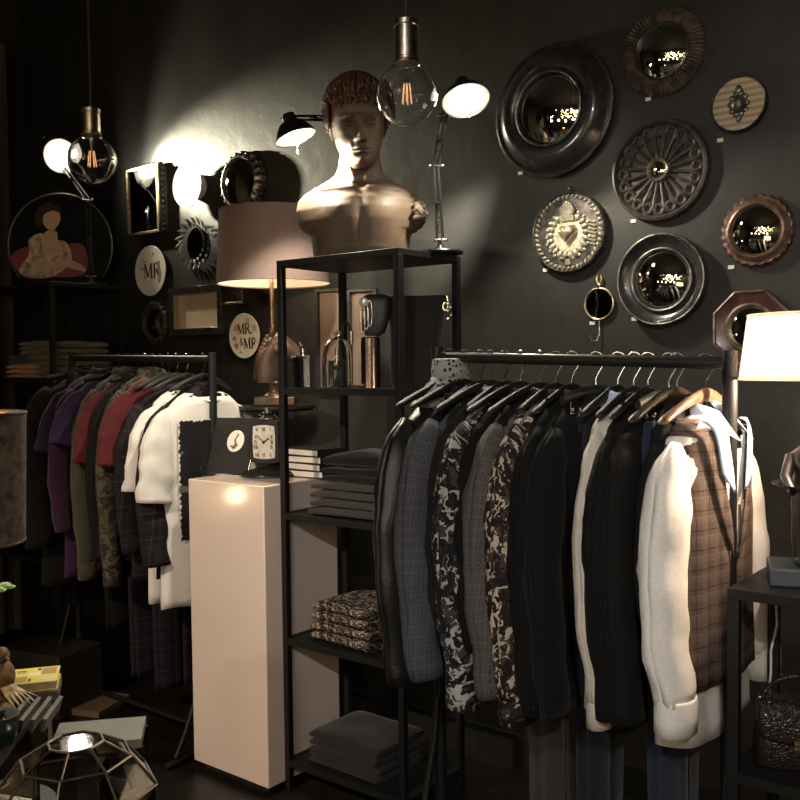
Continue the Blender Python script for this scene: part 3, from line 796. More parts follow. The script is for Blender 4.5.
# striped board with a baroque knob
t, k = wobj('round_plaque', 'small round striped wood plaque with a carved rosette, far right', 'plaque', 740, 105, .02)
r = 28 / k
MB().lathe([(r * .6, 0), (r, 0), (r, .022), (r * .97, .028), (r * .93, .026), (r * .92, .014)], 64, 'y').build('frame', EBON, t)
MB().lathe([(0, .012), (r * .92, .012), (r * .92, .018), (0, .018)], 64, 'y').build('striped_board', striped('striped_pale_wood', (.52, .42, .28), (.33, .25, .15), .021, .45, 2), t)
ro = MB(); ro.sph((0, -.022, 0), (.022, .016, .026), 14, 8)
for i in range(10):
    a = 2 * PI * i / 10; ro.sph((.026 * math.cos(a), -.020, .034 * math.sin(a)), (.010, .007, .010), 8, 6); 
ro.sph((0, -.02, .044), (.012, .007, .016), 8, 6); ro.sph((0, -.02, -.044), (.010, .007, .014), 8, 6)
ro.build('rosette', PEWTER, t)
# rose window wheel
t, k = wobj('wheel_mirror', 'large round carved tracery mirror with radiating loops, centre of the wall', 'mirror', 661, 171, .03)
r = 50.5 / k
MB().lathe([(r * .86, 0), (r, 0), (r, .018), (r * .98, .030), (r * .93, .034), (r * .885, .026), (r * .87, .014)], 96, 'y').build('rim', CARV, t)
MB().lathe([(0, .002), (r * .88, .002), (r * .88, .005), (0, .005)], 64, 'y').build('backing_mirror', mat('bronze_tint_mirror', (.62, .54, .44), rough=.30, metal=.8), t)
tr = MB(); n = 20
for i in range(n):
    a = 2 * PI * i / n
    c, s = math.cos(a), math.sin(a)
    rr_ = r * .765
    tr.tube([(rr_ * c + r * .092 * math.cos(q), -.020, rr_ * s + r * .092 * math.sin(q)) for q in [2 * PI * j / 14 for j in range(14)]], .0065, 6, loop=True)
    c, s = math.cos(a + PI / n), math.sin(a + PI / n)
    tr.tube([(r * .22 * c, -.020, r * .22 * s), (r * .5 * c, -.024, r * .5 * s), (r * .74 * c, -.02, r * .74 * s)], [.0062, .0050, .0075], 6)
tr.build('tracery', CARV, t)
h = MB().lathe([(r * .12, .01), (r * .235, .012), (r * .245, .030), (r * .21, .038), (r * .17, .034), (r * .16, .02)], 48, 'y').build('hub', BRONZE, t)
convex(t, r * .17, .022, .010)
# silvered heart plaque
t, k = wobj('heart_plaque', 'round silvered plaque with an embossed crowned heart', 'plaque', 571, 233, .03)
r = 40 / k
SILV = mat('aged_silver_leaf', (.66, .62, .46), rough=.36, metal=.25, noise_amt=.35, scale=40, bump=.5, bscale=90)
SDK = mat('dark_silver_relief', (.36, .33, .25), rough=.35, metal=.4, noise_amt=.3, scale=60)
MB().lathe([(r * .7, 0), (r, 0), (r, .03), (r * .97, .034), (r * .95, .028)], 72, 'y').build('rim', PEWTER, t)
MB().lathe([(0, .020), (r * .95, .020), (r * .95, .026), (0, .030)], 72, 'y').build('silver_field', SILV, t)
rl = MB()
for i in range(44):
    a = 2 * PI * i / 44; rl.sph((r * .89 * math.cos(a), -.028, r * .89 * math.sin(a)), (.010, .006, .006), 8, 5, (0, -a + .6, 0))
for i in range(18):
    a = PI * (-.30 + 1.6 * i / 17) ; 
    a = PI / 2 + (i - 8.5) / 18 * 2 * PI * .86 + PI
    rl.sph((r * .50 * math.cos(a), -.030, -.01 + r * .50 * math.sin(a)), (.016, .008, .010), 8, 6, (0, -a, 0))
    rl.sph((r * .60 * math.cos(a + .1), -.028, -.01 + r * .60 * math.sin(a + .1)), (.008, .006, .008), 8, 6)
for i in range(9):
    a = R(90) + (i - 4) * .17; L_ = r * (.42 - .03 * abs(i - 4))
    rl.tube([(r * .10 * math.cos(a), -.032, r * .34 + 0), (L_ * math.cos(a) * 1.0, -.034, r * .34 + L_ * math.sin(a))], [.004, .007], 6)
for z_ in (.30, .345, .39): rl.box((0, -.032, r * z_), (r * .36, .010, .006))
for i in range(7): rl.box((r * .66, -.03, -.06 * r + (i - 3) * .013 * 1.0), (r * (.24 - .02 * abs(i - 3)), .006, .006), (0, .3, 0))
rl.box((0, -.03, -r * .66), (r * .14, .008, r * .28)); rl.box((0, -.03, -r * .62), (r * .36, .008, .010))
rl.build('relief', SDK, t)
hp = []
for i in range(40):
    q = 2 * PI * i / 40; hp.append((r * .27 * (16 * math.sin(q) ** 3) / 16, r * .26 * (13 * math.cos(q) - 5 * math.cos(2 * q) - 2 * math.cos(3 * q) - math.cos(4 * q)) / 15))
hm = MB(); hm.loft([[(x * s_, -(.024 + d), z * s_ - r * .02) for x, z in hp] for s_, d in ((1, 0), (.98, .012), (.8, .024), (.5, .031), (.15, .034))]); hm.build('heart', mat('rosy_silver', (.58, .45, .33), rough=.28, metal=.8), t, smooth=70)
hk = MB(); hk.sph((0, -.012, r + .014), (.008, .008, .010), 10, 6); hk.build('hanging_knob', PEWTER, t)
# lower round mirror
t, k = wobj('round_mirror', 'convex mirror in a deep plain ebonised frame, below the tracery wheel', 'mirror', 664, 280, .04)
r = 46 / k
MB().lathe([(r * .5, 0), (r * .98, 0), (r, .02), (r * .97, .045), (r * .94, .050), (r * .90, .044), (r * .80, .030), (r * .70, .028), (r * .68, .036), (r * .65, .038), (r * .62, .028)], 96, 'y').build('frame', EBON, t, smooth=50)
m_ = MB(); ring_tube(m_, r * .965, .004, .046, 96, 8); ring_tube(m_, r * .665, .004, .036, 80, 8); m_.build('frame_bead', PEWTER, t)
convex(t, r * .64, .028, .04)
# scalloped copper mirror
t, k = wobj('round_mirror', 'convex mirror with a scalloped copper-brown frame at right', 'mirror', 758, 231, .03)
r = 36.5 / k; n = 288
def sc(rad, d, amp): return [(rad * (1 + amp * abs(math.sin(PI * j / n * 24 ))) * math.cos(2 * PI * j / n), -d, rad * (1 + amp * abs(math.sin(PI * j / n * 24))) * math.sin(2 * PI * j / n)) for j in range(n)]
MB().loft([sc(r * .5, 0, 0), sc(r * .93, 0, .06), sc(r * .95, .014, .06), sc(r * .90, .026, .05), sc(r * .84, .022, .02), sc(r * .78, .034, 0), sc(r * .72, .036, 0), sc(r * .69, .024, 0)]).build('scalloped_frame', mat('copper_brown_frame', (.20, .125, .095), rough=.32, metal=.5, noise_amt=.4, scale=30), t, smooth=50)
convex(t, r * .71, .026, .03)
# octagonal mirror
t, k = wobj('octagonal_mirror', 'octagonal framed mirror half hidden by the white lampshade', 'mirror', 752, 328, .03)
r = 38 / k
def octr(rad, d): return [(rad * math.cos(PI / 8 + PI / 4 * j), -d, rad * math.sin(PI / 8 + PI / 4 * j)) for j in range(8)]
MB().loft([octr(r * .5, 0), octr(r * 1.04, 0), octr(r * 1.06, .02), octr(r * 1.0, .03), octr(r * .96, .026), octr(r * .75, .018), octr(r * .62, .016)]).build('octagonal_frame', mat('mahogany', (.085, .040, .030), rough=.25, noise_amt=.4, scale=20, coat=.4), t, smooth=20)
oe = MB(); 
P8 = octr(r * 1.02, .028)
for i in range(8): oe.tube([P8[i], P8[(i + 1) % 8]], .0045, 8)
oe.build('gilt_edge', BRONZE, t)
MB().lathe([(r * .5, .012), (r * .66, .014), (r * .65, .03), (r * .60, .032), (r * .56, .02)], 64, 'y').build('inner_ring', BRONZE, t)
convex(t, r * .58, .020, .02)
# rabbit-ear hand mirror with hook
t, k = wobj('hook_mirror', 'tiny round mirror with rabbit ears on top and a hook below', 'mirror', 600, 304, .02)
r = 15.5 / k
m_ = MB(); ring_tube(m_, r, .0045, .012, 48, 8); m_.build('ring', GOLD, t)
MB().lathe([(0, .006), (r, .006), (r, .010), (0, .011)], 48, 'y').build('mirror_disc', DARKMIR, t)
e = MB(); e.sph((0, -.012, r + .010), (.010, .008, .012), 10, 8)
for s in (-1, 1): e.tube([(s * .004, -.012, r + .015), (s * .009, -.012, r + .032), (s * .007, -.012, r + .048)], [.003, .005, .0015], 8)
e.build('rabbit_ears', GOLD, t)
MB().tube([(0, -.012, -r), (.002, -.012, -r - .05), (-.004, -.02, -r - .075), (-.018, -.03, -r - .078), (-.024, -.034, -r - .055)], .003, 8).build('hook', GOLD, t)

# ---- left group
t, k = wobj('ruffled_mirror', 'oval-looking convex mirror with a deep ruffled pewter frame above the mauve shade', 'mirror', 246, 183, .03)
r = 30 / k; n = 264
def rf(rad, d, amp, f=22): return [(rad * (1 + amp * math.sin(2 * PI * j / n * f)) * math.cos(2 * PI * j / n), -d, rad * (1 + amp * math.sin(2 * PI * j / n * f)) * math.sin(2 * PI * j / n)) for j in range(n)]
MB().loft([rf(r * .5, 0, 0), rf(r * .94, 0, .03), rf(r, .015, .05), rf(r * .97, .03, .045), rf(r * .90, .045, .03), rf(r * .84, .058, .01), rf(r * .79, .060, 0), rf(r * .77, .05, 0)]).build('ruffled_frame', PEWTER, t, smooth=60)
b_ = MB()
for i in range(22):
    a = 2 * PI * i / 22 + .07; b_.sph((r * .95 * math.cos(a), -.036, r * .95 * math.sin(a)), (.010, .012, .010), 8, 6)
b_.build('beads', PEWTER, t)
convex(t, r * .78, .05, .02)
# white round plate lit by the lamp
t, k = wobj('white_plate', 'plain white round wall plate, brightly lit, with a dark crescent of shadow', 'plate', 198, 187, .03)
r = 22 / k
MB().lathe([(0, .0), (r * .55, 0), (r * .6, .055), (r, .070), (r * .99, .078), (r * .6, .064), (0, .062)], 64, 'y').build('plate', mat('white_porcelain', (.85, .84, .80), rough=.2), t)
# gilt rectangular frame
def frame_rect(t, x0, x1, z0, z1, wd, d0, d1, m_, name='frame'):
    f = MB()
    f.prism([(x0, z0), (x1, z0), (x1 - wd, z0 + wd), (x0 + wd, z0 + wd)], d0, d1); f.prism([(x0, z1), (x0 + wd, z1 - wd), (x1 - wd, z1 - wd), (x1, z1)], d0, d1)
    f.prism([(x0, z0), (x0 + wd, z0 + wd), (x0 + wd, z1 - wd), (x0, z1)], d0, d1); f.prism([(x1, z0), (x1, z1), (x1 - wd, z1 - wd), (x1 - wd, z0 + wd)], d0, d1)
    return f.build(name, m_, t, bevel=.001)
t, k = wobj('gilt_frame_mirror', 'upright gilt-edged rectangular mirror on the left, carved black outer frame', 'mirror', 143, 203, .06)
k0 = k; A_ = at(126, 180, WALL - .06); B_ = at(159, 238, WALL - .06); tx, tz = t.location.x, t.location.z
x0, x1 = A_.x - tx, B_.x - tx; z0, z1 = -33 / k, 33 / k
MB().bbox((x0 + .004, -.048, z0 + .004), (x1 - .004, 0, z1 - .004)).build('box_back', CARV, t)
frame_rect(t, x0, x1, z0, z1, .014, .048, .060, GOLD, 'gilt_edge')
MB().bbox((x0 + .012, -.052, z0 + .012), (x1 - .012, -.048, z1 - .012)).build('mirror_glass', DARKMIR, t)
o_ = MB(); 
for i in range(9): o_.sph((x0 + (x1 - x0) * (i + .5) / 9, -.03, z1 + .004), (.016, .016, .010 + .008 * math.sin(PI * (i + .5) / 9)), 8, 6)
for i in range(12): o_.sph((x1 + .002, -.03, z0 + (z1 - z0) * (i + .5) / 12), (.008, .016, .014), 8, 6)
o_.build('carving', CARV, t)
# wreath mirror
t, k = wobj('wreath_mirror', 'small mirror ringed by a green and silver leaf wreath', 'mirror', 197, 244, .03)
r = 22 / k; lf = MB()
for ring, (q, dd) in enumerate(((.98, .02), (.80, .035), (1.08, .028))):
    for i in range(20):
        a = 2 * PI * i / 20 + ring * .15; c = Vector((r * q * math.cos(a), -dd, r * q * math.sin(a)))
        dr = Vector((math.cos(a + .7), -.2, math.sin(a + .7))).normalized(); L_ = .030 + .01 * rnd.random(); sd = dr.cross(Vector((0, 1, 0))).normalized()
        vs_ = [c - dr * L_ * .5, c + sd * .009, c + dr * L_ * .6 + Vector((0, -.008, 0)), c - sd * .009, c + Vector((0, -.006, 0))]
        lf.add(vs_, [(0, 1, 4), (1, 2, 4), (2, 3, 4), (3, 0, 4), (0, 3, 2, 1)])
lf.build('leaf_ring', mat('green_silver_leaves', (.16, .19, .14), rough=.35, metal=.4, noise_amt=.5, scale=50), t, smooth=20)
MB().lathe([(0, .004), (r * .74, .004), (r * .74, .010), (0, .011)], 40, 'y', sx=.9).build('mirror_disc', DARKMIR, t)

# lettering by strokes (thin and thick strokes with serifs)
def stroke_mb(mb, pts, w, d0, d1):
    for (a, b) in zip(pts, pts[1:]):
        a = Vector((a[0], a[1])); b = Vector((b[0], b[1])); n_ = Vector((-(b - a).y, (b - a).x)).normalized() * w / 2; e_ = (b - a).normalized() * w * .15
        mb.prism([tuple(a - e_ + n_), tuple(a - e_ - n_), tuple(b + e_ - n_), tuple(b + e_ + n_)], d0, d1)
def letters(mb, text, x, z, h, d0, d1):
    for ch in text:
        T_, S_ = h * .17, h * .06
        def st(*p, w=T_): stroke_mb(mb, [(x + a * h, z + b * h) for a, b in p], w, d0, d1)
        def arc(cx, cz, rx, rz, a0, a1, w=T_, n=12): st(*[(cx + rx * math.cos(R(a0 + (a1 - a0) * i / n)), cz + rz * math.sin(R(a0 + (a1 - a0) * i / n))) for i in range(n + 1)], w=w)
        if ch == 'M':
            st((.08, 0), (.12, 1), w=S_); st((.12, 1), (.46, .08)); st((.46, .08), (.82, 1), w=S_); st((.82, 1), (.86, 0)); st((-.03, 0), (.2, 0), w=S_); st((.72, 0), (1.0, 0), w=S_); st((0, 1), (.16, 1), w=S_); st((.8, 1), (.98, 1), w=S_); x += 1.08 * h
        elif ch == 'R':
            st((.12, 0), (.12, 1)); arc(.3, .76, .25, .24, 90, -90, w=S_ * 1.8); st((.12, 1), (.3, 1), w=S_); st((.12, .52), (.3, .52), w=S_); st((.34, .52), (.70, .02)); st((0, 0), (.24, 0), w=S_); st((.62, 0), (.82, 0), w=S_); x += .86 * h
        elif ch == 'S':
            arc(.3, .74, .2, .24, 20, 270, w=S_ * 2); arc(.3, .25, .22, .25, 90, -160, w=S_ * 2.2); x += .66 * h
        elif ch == '&':
            arc(.3, .76, .15, .2, -60, 240, w=S_ * 1.6); st((.2, .6), (.66, .02), w=T_ * .8); arc(.27, .25, .22, .25, 110, 330, w=S_ * 1.8); st((.46, .13), (.62, .42), w=S_); x += .78 * h
        elif ch == '.': st((.05, .0), (.05, .08)); x += .2 * h
        elif ch == 'I': st((.1, 0), (.1, 1)); st((0, 0), (.2, 0), w=S_); st((0, 1), (.2, 1), w=S_); x += .28 * h
        elif ch == 'V': st((.03, 1), (.25, 0)); st((.25, 0), (.5, 1), w=S_); x += .55 * h
        elif ch == 'X': st((.03, 1), (.45, 0)); st((.03, 0), (.45, 1), w=S_); x += .52 * h
    return x
PLATE = mat('glazed_cream_plate', (.78, .74, .62), rough=.15, noise_amt=.10, scale=9, coat=.5)
INK = mat('black_ink', (.02, .018, .018), rough=.4)
SEP = mat('sepia_transfer', (.34, .24, .16), rough=.4, noise_amt=.3, scale=60)
def plate_base(label, px, py, hh, g=None):
    t, k = wobj('decorative_plate', label, 'plate', px, py, .02)
    r = hh / k
    MB().lathe([(0, 0), (r * .6, 0), (r * .98, .018), (r, .022), (r * .97, .024), (r * .7, .014), (0, .013)], 64, 'y').build('plate', PLATE, t)
    return t, r
t, r = plate_base('cream plate lettered MR with a small sepia figure, the upper of two lettered plates', 153, 271, 25)
m_ = MB(); letters(m_, 'MR', -r * .48, -r * .28, r * .56, .0130, .0148)
stroke_mb(m_, [(-r * .48 + r * .22 * math.cos(q) - r * .02, r * .24 + r * .16 * math.sin(q)) for q in [R(60) + i * .35 for i in range(14)]], r * .035, .0130, .0146)
m_.build('lettering', INK, t)
s_ = MB(); s_.prism([(r * .46 + r * .10 * math.cos(q) , r * .26 + r * .13 * math.sin(q)) for q in [2 * PI * i / 16 for i in range(16)]], .0135, .0155)
s_.prism([(r * .40, r * .16), (r * .55, r * .14), (r * .64, -r * .10), (r * .60, -r * .46), (r * .40, -r * .52), (r * .46, -r * .2)], .0135, .0150)
s_.prism([(r * .12 + r * .06 * math.cos(q), r * .68 + r * .08 * math.sin(q)) for q in [2 * PI * i / 12 for i in range(12)]], .0140, .0155)
s_.build('figure_transfer', SEP, t)
t, r = plate_base('cream plate lettered MR & MR behind the horse head, the lower of two lettered plates', 247, 336, 22.5)
m_ = MB(); letters(m_, 'MR.', -r * .52, r * .10, r * .46, .0135, .0150); letters(m_, '&', -r * .38, -r * .42, r * .34, .0130, .0148); letters(m_, 'MR', -r * .12, -r * .56, r * .46, .0135, .0150)
m_.build('lettering', INK, t)
s_ = MB()
for i, (a, b, c_) in enumerate(((-.62, .42, .16), (-.70, -.1, .12), (-.60, -.45, .15), (.60, .35, .14), (.2, .72, .12), (-.3, -.78, .12))):
    s_.prism([(r * a + r * c_ * math.cos(q) * (1 + .25 * math.sin(5 * q)), r * b + r * c_ * math.sin(q) * (1 + .25 * math.sin(5 * q))) for q in [2 * PI * j / 24 for j in range(24)]], .0150, .0185)
s_.build('flower_transfer', mat('blush_transfer', (.50, .32, .24), rough=.4, noise_amt=.3, scale=60), t)
# small ruffled black mirror
t, k = wobj('ruffled_mirror', 'small dark mirror with a ruffled black frame between two shelves and the cream box frame', 'mirror', 157, 323, .02)
r = 22 / k
MB().loft([rf(r * .5, 0, 0, 18), rf(r * .94, 0, .03, 18), rf(r * .98, .015, .05, 18), rf(r * .92, .03, .04, 18), rf(r * .78, .034, .01, 18), rf(r * .72, .03, 0), rf(r * .70, .02, 0)]).build('ruffled_frame', CARV, t, smooth=60)
convex(t, r * .72, .02, .02)
# cream box frame
t, k = wobj('box_frame', 'black landscape frame with a cream inner panel under the leaf wreath', 'picture frame', 199, 311, .03)
A_ = at(171, 311, WALL - .03); B_ = at(224, 311, WALL - .03); tx = t.location.x; x0, x1 = A_.x - tx, B_.x - tx; z1 = 24 / k; z0 = -24.5 / k
frame_rect(t, x0, x1, z0, z1, .035, 0, .045, EBON)
MB().bbox((x0 + .02, -.012, z0 + .02), (x1 - .02, -.004, z1 - .02)).build('cream_panel', mat('cream_mount', (.62, .50, .36), rough=.7), t)
frame_rect(t, x0 + .034, x1 - .034, z0 + .034, z1 - .034, .006, .012, .04, mat('pale_gilt', (.55, .45, .30), rough=.4, metal=.5), 'inner_fillet')
# small gilt frame under the shade
t, k = wobj('box_frame', 'small gilt-edged frame under the rim of the mauve lampshade', 'picture frame', 236, 292, .03)
r = 13 / k
frame_rect(t, -r * 1.35, r * 1.35, -r, r, .012, 0, .04, GOLD); MB().bbox((-r * 1.3, -.02, -r * .96), (r * 1.3, -.004, r * .96)).build('dark_picture', mat('dark_brown_picture', (.05, .03, .02), rough=.3, noise_amt=.6, scale=12), t)
# tall framed panels seen through the shelf unit
PB = mat('smoky_brown_panel', (.15, .11, .09), rough=.5, noise_amt=.25, scale=5)
for (xa, xb, ya, yb, lab) in ((316, 346, 290, 392, 'tall narrow dark frame with a smoky panel behind the glass bell jar'), (348, 378, 290, 388, 'tall narrow dark frame behind the black flask and steel cylinder')):
    t, k = wobj('panel_frame', lab, 'picture frame', (xa + xb) / 2, (ya + yb) / 2, .02)
    A_ = at(xa, ya, WALL - .02); B_ = at(xb, yb, WALL - .02); x0, x1 = A_.x - t.location.x, B_.x - t.location.x; z1, z0 = A_.z - t.location.z, B_.z - t.location.z
    frame_rect(t, x0, x1, z0, z1, .012, 0, .028, EBON); MB().bbox((x0 + .008, -.010, z0 + .008), (x1 - .008, -.002, z1 - .008)).build('panel', PB, t)
# price tags
TAGS = [(520, 173, 'under the largest mirror'), (648, 99, 'under the fluted mirror'), (720, 140, 'under the striped plaque'), (633, 221, 'under the tracery wheel'), (545, 270, 'under the silvered heart plaque'),
        (634, 319, 'under the deep ebonised mirror'), (731, 267, 'under the scalloped copper mirror'), (592, 323, 'beside the rabbit-ear mirror')]
for px, py, w_ in TAGS:
    p = at(px, py, WALL - .004)
    o = MB().box((0, 0, 0), (.020, .003, .012)).build('price_tag', PAPER); o.location = (p.x, WALL - .0012, p.z)
    tag(o, 'small white price tag stuck to the wall ' + w_, 'price tag', 'price tags under the wall mirrors')
# ================================================================== the bust (local: faces -y, z = 0 at its base)
STN = mat('patinated_plaster', (.105, .066, .042), rough=.58, noise_amt=0, var=(.16, .112, .074), scale=7, bump=.35, bscale=45)
STD = mat('dark_broken_plaster', (.11, .075, .05), rough=.7, noise_amt=.6, scale=50, bump=1.0, bscale=70)
HAIR = mat('dark_bronze_hair', (.095, .05, .033), rough=.42, noise_amt=.4, scale=40)
def interp(T, z):
    if z <= T[0][0]: return T[0][1:]
    for a, b in zip(T, T[1:]):
        if z <= b[0]:
            q = (z - a[0]) / (b[0] - a[0]); q = q * q * (3 - 2 * q) * .35 + q * .65
            return [u + (v - u) * q for u, v in zip(a[1:], b[1:])]
    return T[-1][1:]
def G(x, z, cx, cz, sx, sz): return math.exp(-((x - cx) / sx) ** 2 - ((z - cz) / sz) ** 2)
def face_d(x, z):
    d = 0
    # nose
    if z > .060:
        q = max(0, min(1, (.158 - z) / .085)); wd = .0085 + .006 * q
        top = .010 + .027 * q ** 1.2
        cut = 1 / (1 + math.exp(-(z - .0705) / .0022))
        d += top * math.exp(-(x / wd) ** 2) * cut * (1 if z < .158 else math.exp(-((z - .158) / .014) ** 2))
    for s in (-1, 1):
        d += .011 * G(x, z, s * .0155, .0775, .0062, .0065)
        d -= .025 * G(x, z, s * .034, .1385, .0180, .0130) + .006 * G(x, z, s * .016, .142, .010, .012)
        d += .0165 * G(x, z, s * .036, .1360, .0145, .0070)
        d -= .009 * G(x, z, s * .036, .1440, .018, .0018) + .006 * G(x, z, s * .036, .1292, .016, .0018)
        d += .004 * G(x, z, s * .036, .1480, .018, .0024) - .0025 * G(x, z, s * .036, .1365, .004, .003)
        d += .015 * G(x, z, s * .034, .1605, .026, .0055)
        d += .008 * G(x, z, s * .058, .106, .020, .018)
        d -= .006 * G(x, z, s * .050, .060, .018, .022)
        d -= .0035 * G(x, z, s * .027, .062, .006, .014)
    d += .0125 * G(x, z, 0, .0500, .021, .0045) + .0125 * G(x, z, 0, .0365, .017, .0052) - .0085 * G(x, z, 0, .0438, .026, .0018)
    d -= .0075 * G(x, z, 0, .0255, .020, .0065); d += .010 * G(x, z, 0, .0080, .020, .012)
    d -= .002 * G(x, z, 0, .0600, .0035, .007)
    return d
def head_mb():
    #      z     a(half w)  f(front) b(back)
    T = [(-.022, .012, .050, .020), (-.016, .034, .092, .030), (-.004, .046, .108, .040), (.015, .058, .110, .052), (.045, .073, .109, .070), (.08, .085, .106, .095), (.115, .093, .103, .113), (.15, .097, .103, .122), (.19, .099, .104, .124), (.23, .093, .095, .115), (.265, .075, .072, .092), (.29, .048, .045, .060), (.302, .018, .016, .022), (.304, .003, .003, .003)]
    n = 160; rings = []; NZ = 190
    for i in range(NZ + 1):
        z = -.022 + (.326) * i / NZ; a, f, b = interp(T, z); ring = []
        for j in range(n):
            q = 2 * PI * j / n; c, s = math.cos(q), math.sin(q)
            p = 2.0 if s > 0 else 2.25
            x = a * math.copysign(abs(c) ** (2 / p), c)
            y = (b if s > 0 else f) * math.copysign(abs(s) ** (2 / p), s)
            if s < 0: y -= face_d(x, z) * min(1, -s * 1.6)
            ring.append(Vector((x, y, z)))
        rings.append(ring)
    mb = MB(); mb.loft(rings); return mb
t = thing('classical_bust', 'large brown plaster bust of a curly-haired youth with cut-off arms on the tall shelf unit', 'bust', (0, 0, 0))
bp = at(361, 262, 2.515); t.location = (bp.x, 2.515, EH + .001); t.rotation_euler = (0, 0, R(41))
S = 1.0
# torso
TT = [(.0, .166, .108, .085), (.03, .170, .120, .090), (.075, .176, .130, .098), (.088, .182, .132, .100), (.100, .206, .133, .101), (.125, .220, .135, .102), (.165, .226, .132, .102), (.195, .220, .122, .100), (.218, .202, .108, .096), (.238, .172, .094, .090), (.256, .138, .084, .084), (.273, .108, .074, .080), (.292, .086, .066, .076), (.320, .075, .061, .072), (.37, .069, .056, .068), (.44, .064, .050, .064)]
b = MB(); rings = []; n = 96
def hn(v, s=8): return noise.noise(v * s)
for i in range(89):
    z = .44 * i / 88; a, f, bk = interp(TT, z); ring = []
    # the neck leans forward to carry the head
    fw = -.018 * max(0, min(1, (z - .24) / .12))
    for j in range(n):
        q = 2 * PI * j / n; c, s = math.cos(q), math.sin(q)
        p = 2.05
        ae = min(a, .172) + (a - min(a, .172)) * abs(c) ** 7
        x = ae * math.copysign(abs(c) ** (2 / p), c); y = (bk if s > 0 else f) * math.copysign(abs(s) ** (2 / p), s)
        if s < 0:
            y -= .014 * (G(x, z, .075, .15, .07, .06) + G(x, z, -.075, .15, .07, .06))       # chest
            y += .010 * G(x, z, 0, .13, .014, .09) 
            y += .022 * G(x, z, 0, .248, .014, .012)                                              # pit of the throat
            for sd in (-1, 1):
                zc = .236 - .10 * abs(x) * .3
                y -= .009 * math.exp(-((z - zc) / .009) ** 2) * (1 if .015 < abs(x) < .14 else .2) * .5  # collar bones
                y += .010 * G(x, z, sd * .055, .262, .022, .012)
                if z > .25: y -= .010 * math.exp(-((x - sd * (.014 + (z - .248) * .36)) / .011) ** 2)       # neck cords
            y += .006 * G(x, z, 0, .35, .010, .03) * -1
        pv_ = Vector((x, y + fw, z))
        lip = G(0, z, 0, .088, 1, .012) * max(0, abs(x) - .12) / .1
        pv_.z += lip * .018 * noise.noise(Vector((x * 22, y * 22, 3)))
        if x > .180 and .085 < z < .200: pv_ += Vector((noise.noise(pv_ * 60), noise.noise(pv_ * 60 + Vector((5, 0, 0))), noise.noise(pv_ * 70))) * .012 * min(1, (x - .180) / .02)
        ring.append(pv_)
    rings.append(ring)
b.loft(rings)
# shoulder stumps
def stump(b, sd):
    rr_ = []
    path = [((.10 * sd), .010, .200, .090), ((.150 * sd), .006, .205, .084), ((.185 * sd), .002, .205, .076), ((.212 * sd), 0, .198, .066), ((.226 * sd), 0, .190, .054), ((.232 * sd), 0, .186, .040)]
    for x, y, z, r in path:
        ring = []
        for j in range(48):
            q = 2 * PI * j / 48; v = Vector((x + (.030 * math.sin(q) * sd * -.3), y + r * .92 * math.cos(q), z + r * .86 * math.sin(q)))
            k_ = hn(v, 26) * .006; v += Vector((k_, k_, k_)); ring.append(v)
        rr_.append(ring)
    b.loft(rr_)
hb = head_mb()
Mh = Matrix.Translation((.004, -.030, .322)) @ Matrix.Scale(.97, 4) @ Matrix.Rotation(R(-4), 4, 'Y') @ Matrix.Rotation(R(7), 4, 'X') @ Matrix.Rotation(R(3), 4, 'Z')
b.m = Mh
b.add(hb.v, hb.f)
# ears
for sd in (-1, 1):
    b.tube([(sd * (.096 + .006 * math.sin(q)), .012 - .016 * math.cos(q) , .128 + .030 * math.sin(q)) for q in [R(-90) + R(300) * i / 16 for i in range(17)]], [.0075] * 17, 8)
    b.sph((sd * .094, .010, .122), (.010, .014, .024), 12, 8)
b.m = Matrix.Identity(4)
b.build('bust_body', STN, t, smooth=75)
# broken faces of the arm stumps
for sd in (1,):
    q_ = MB(); q_.sph((sd * .200, -.012, .150), (.032, .074, .050), 48, 32)
    for v in q_.v:
        k_ = noise.noise(v * 55) * .016 + noise.noise(v * 120) * .008; v.x += k_ * sd; v.z += k_ * .6; v.y += k_ * .5
    q_.build('broken_shoulder', STD, t, smooth=0, label='rough broken stump of the shoulder')
# hair: curls laid over the skull
h = MB(); h.m = Mh
rn = random.Random(3)
def scalp(th, ph):   # th from the crown, ph round (0 = front)
    d = Vector((math.sin(th) * math.sin(ph), -math.sin(th) * math.cos(ph), math.cos(th)))
    return Vector((d.x * .107, d.y * .113 + .008, .187 + d.z * .119)), d
h.sph((0, .012, .190), (.106, .114, .114), 40, 28)
for i in range(16):
    th = R(8 + i * 7.2)
    m_ = int(7 + 26 * math.sin(th))
    for j in range(m_):
        ph = 2 * PI * (j + .5 * (i % 2)) / m_ + rn.uniform(-.06, .06)
        front = math.cos(ph)
        if th > R(62) and front > .60: continue
        if th > R(78) and front > .30: continue
        if th > R(100) and front > -.10: continue
        p, d = scalp(th, ph)
        down = Vector((0, 0, -1)); tg = (down - d * down.dot(d)).normalized(); sd = d.cross(tg)
        w_ = rn.uniform(-.5, .5); L_ = rn.uniform(.018, .026)
        pts = [p - tg * L_ * .6 + d * .002, p + d * .014 + sd * w_ * .008, p + tg * L_ * .6 + d * .007 + sd * w_ * .016, p + tg * L_ * 1.0 + d * .001 + sd * w_ * .026]
        h.tube(pts, [.005, .0088, .0076, .002], 7)
for row, (zz, yy, nn) in enumerate(((.212, -.104, 17), (.226, -.100, 15), (.200, -.100, 13))):        # the fringe
    for j in range(nn):
        x = -.086 + .172 * j / (nn - 1) + rn.uniform(-.003, .003); y = yy * math.sqrt(max(.05, 1 - (x / .104) ** 2)) + .0
        if row == 2 and abs(x) < .05: continue
        q = rn.choice((-1, 1))
        h.tube([(x, y + .010, zz + .018), (x + q * .004, y - .008, zz + .006), (x + q * .009, y - .010, zz - .006), (x + q * .004, y - .006, zz - .013)], [.005, .0075, .006, .002], 7)
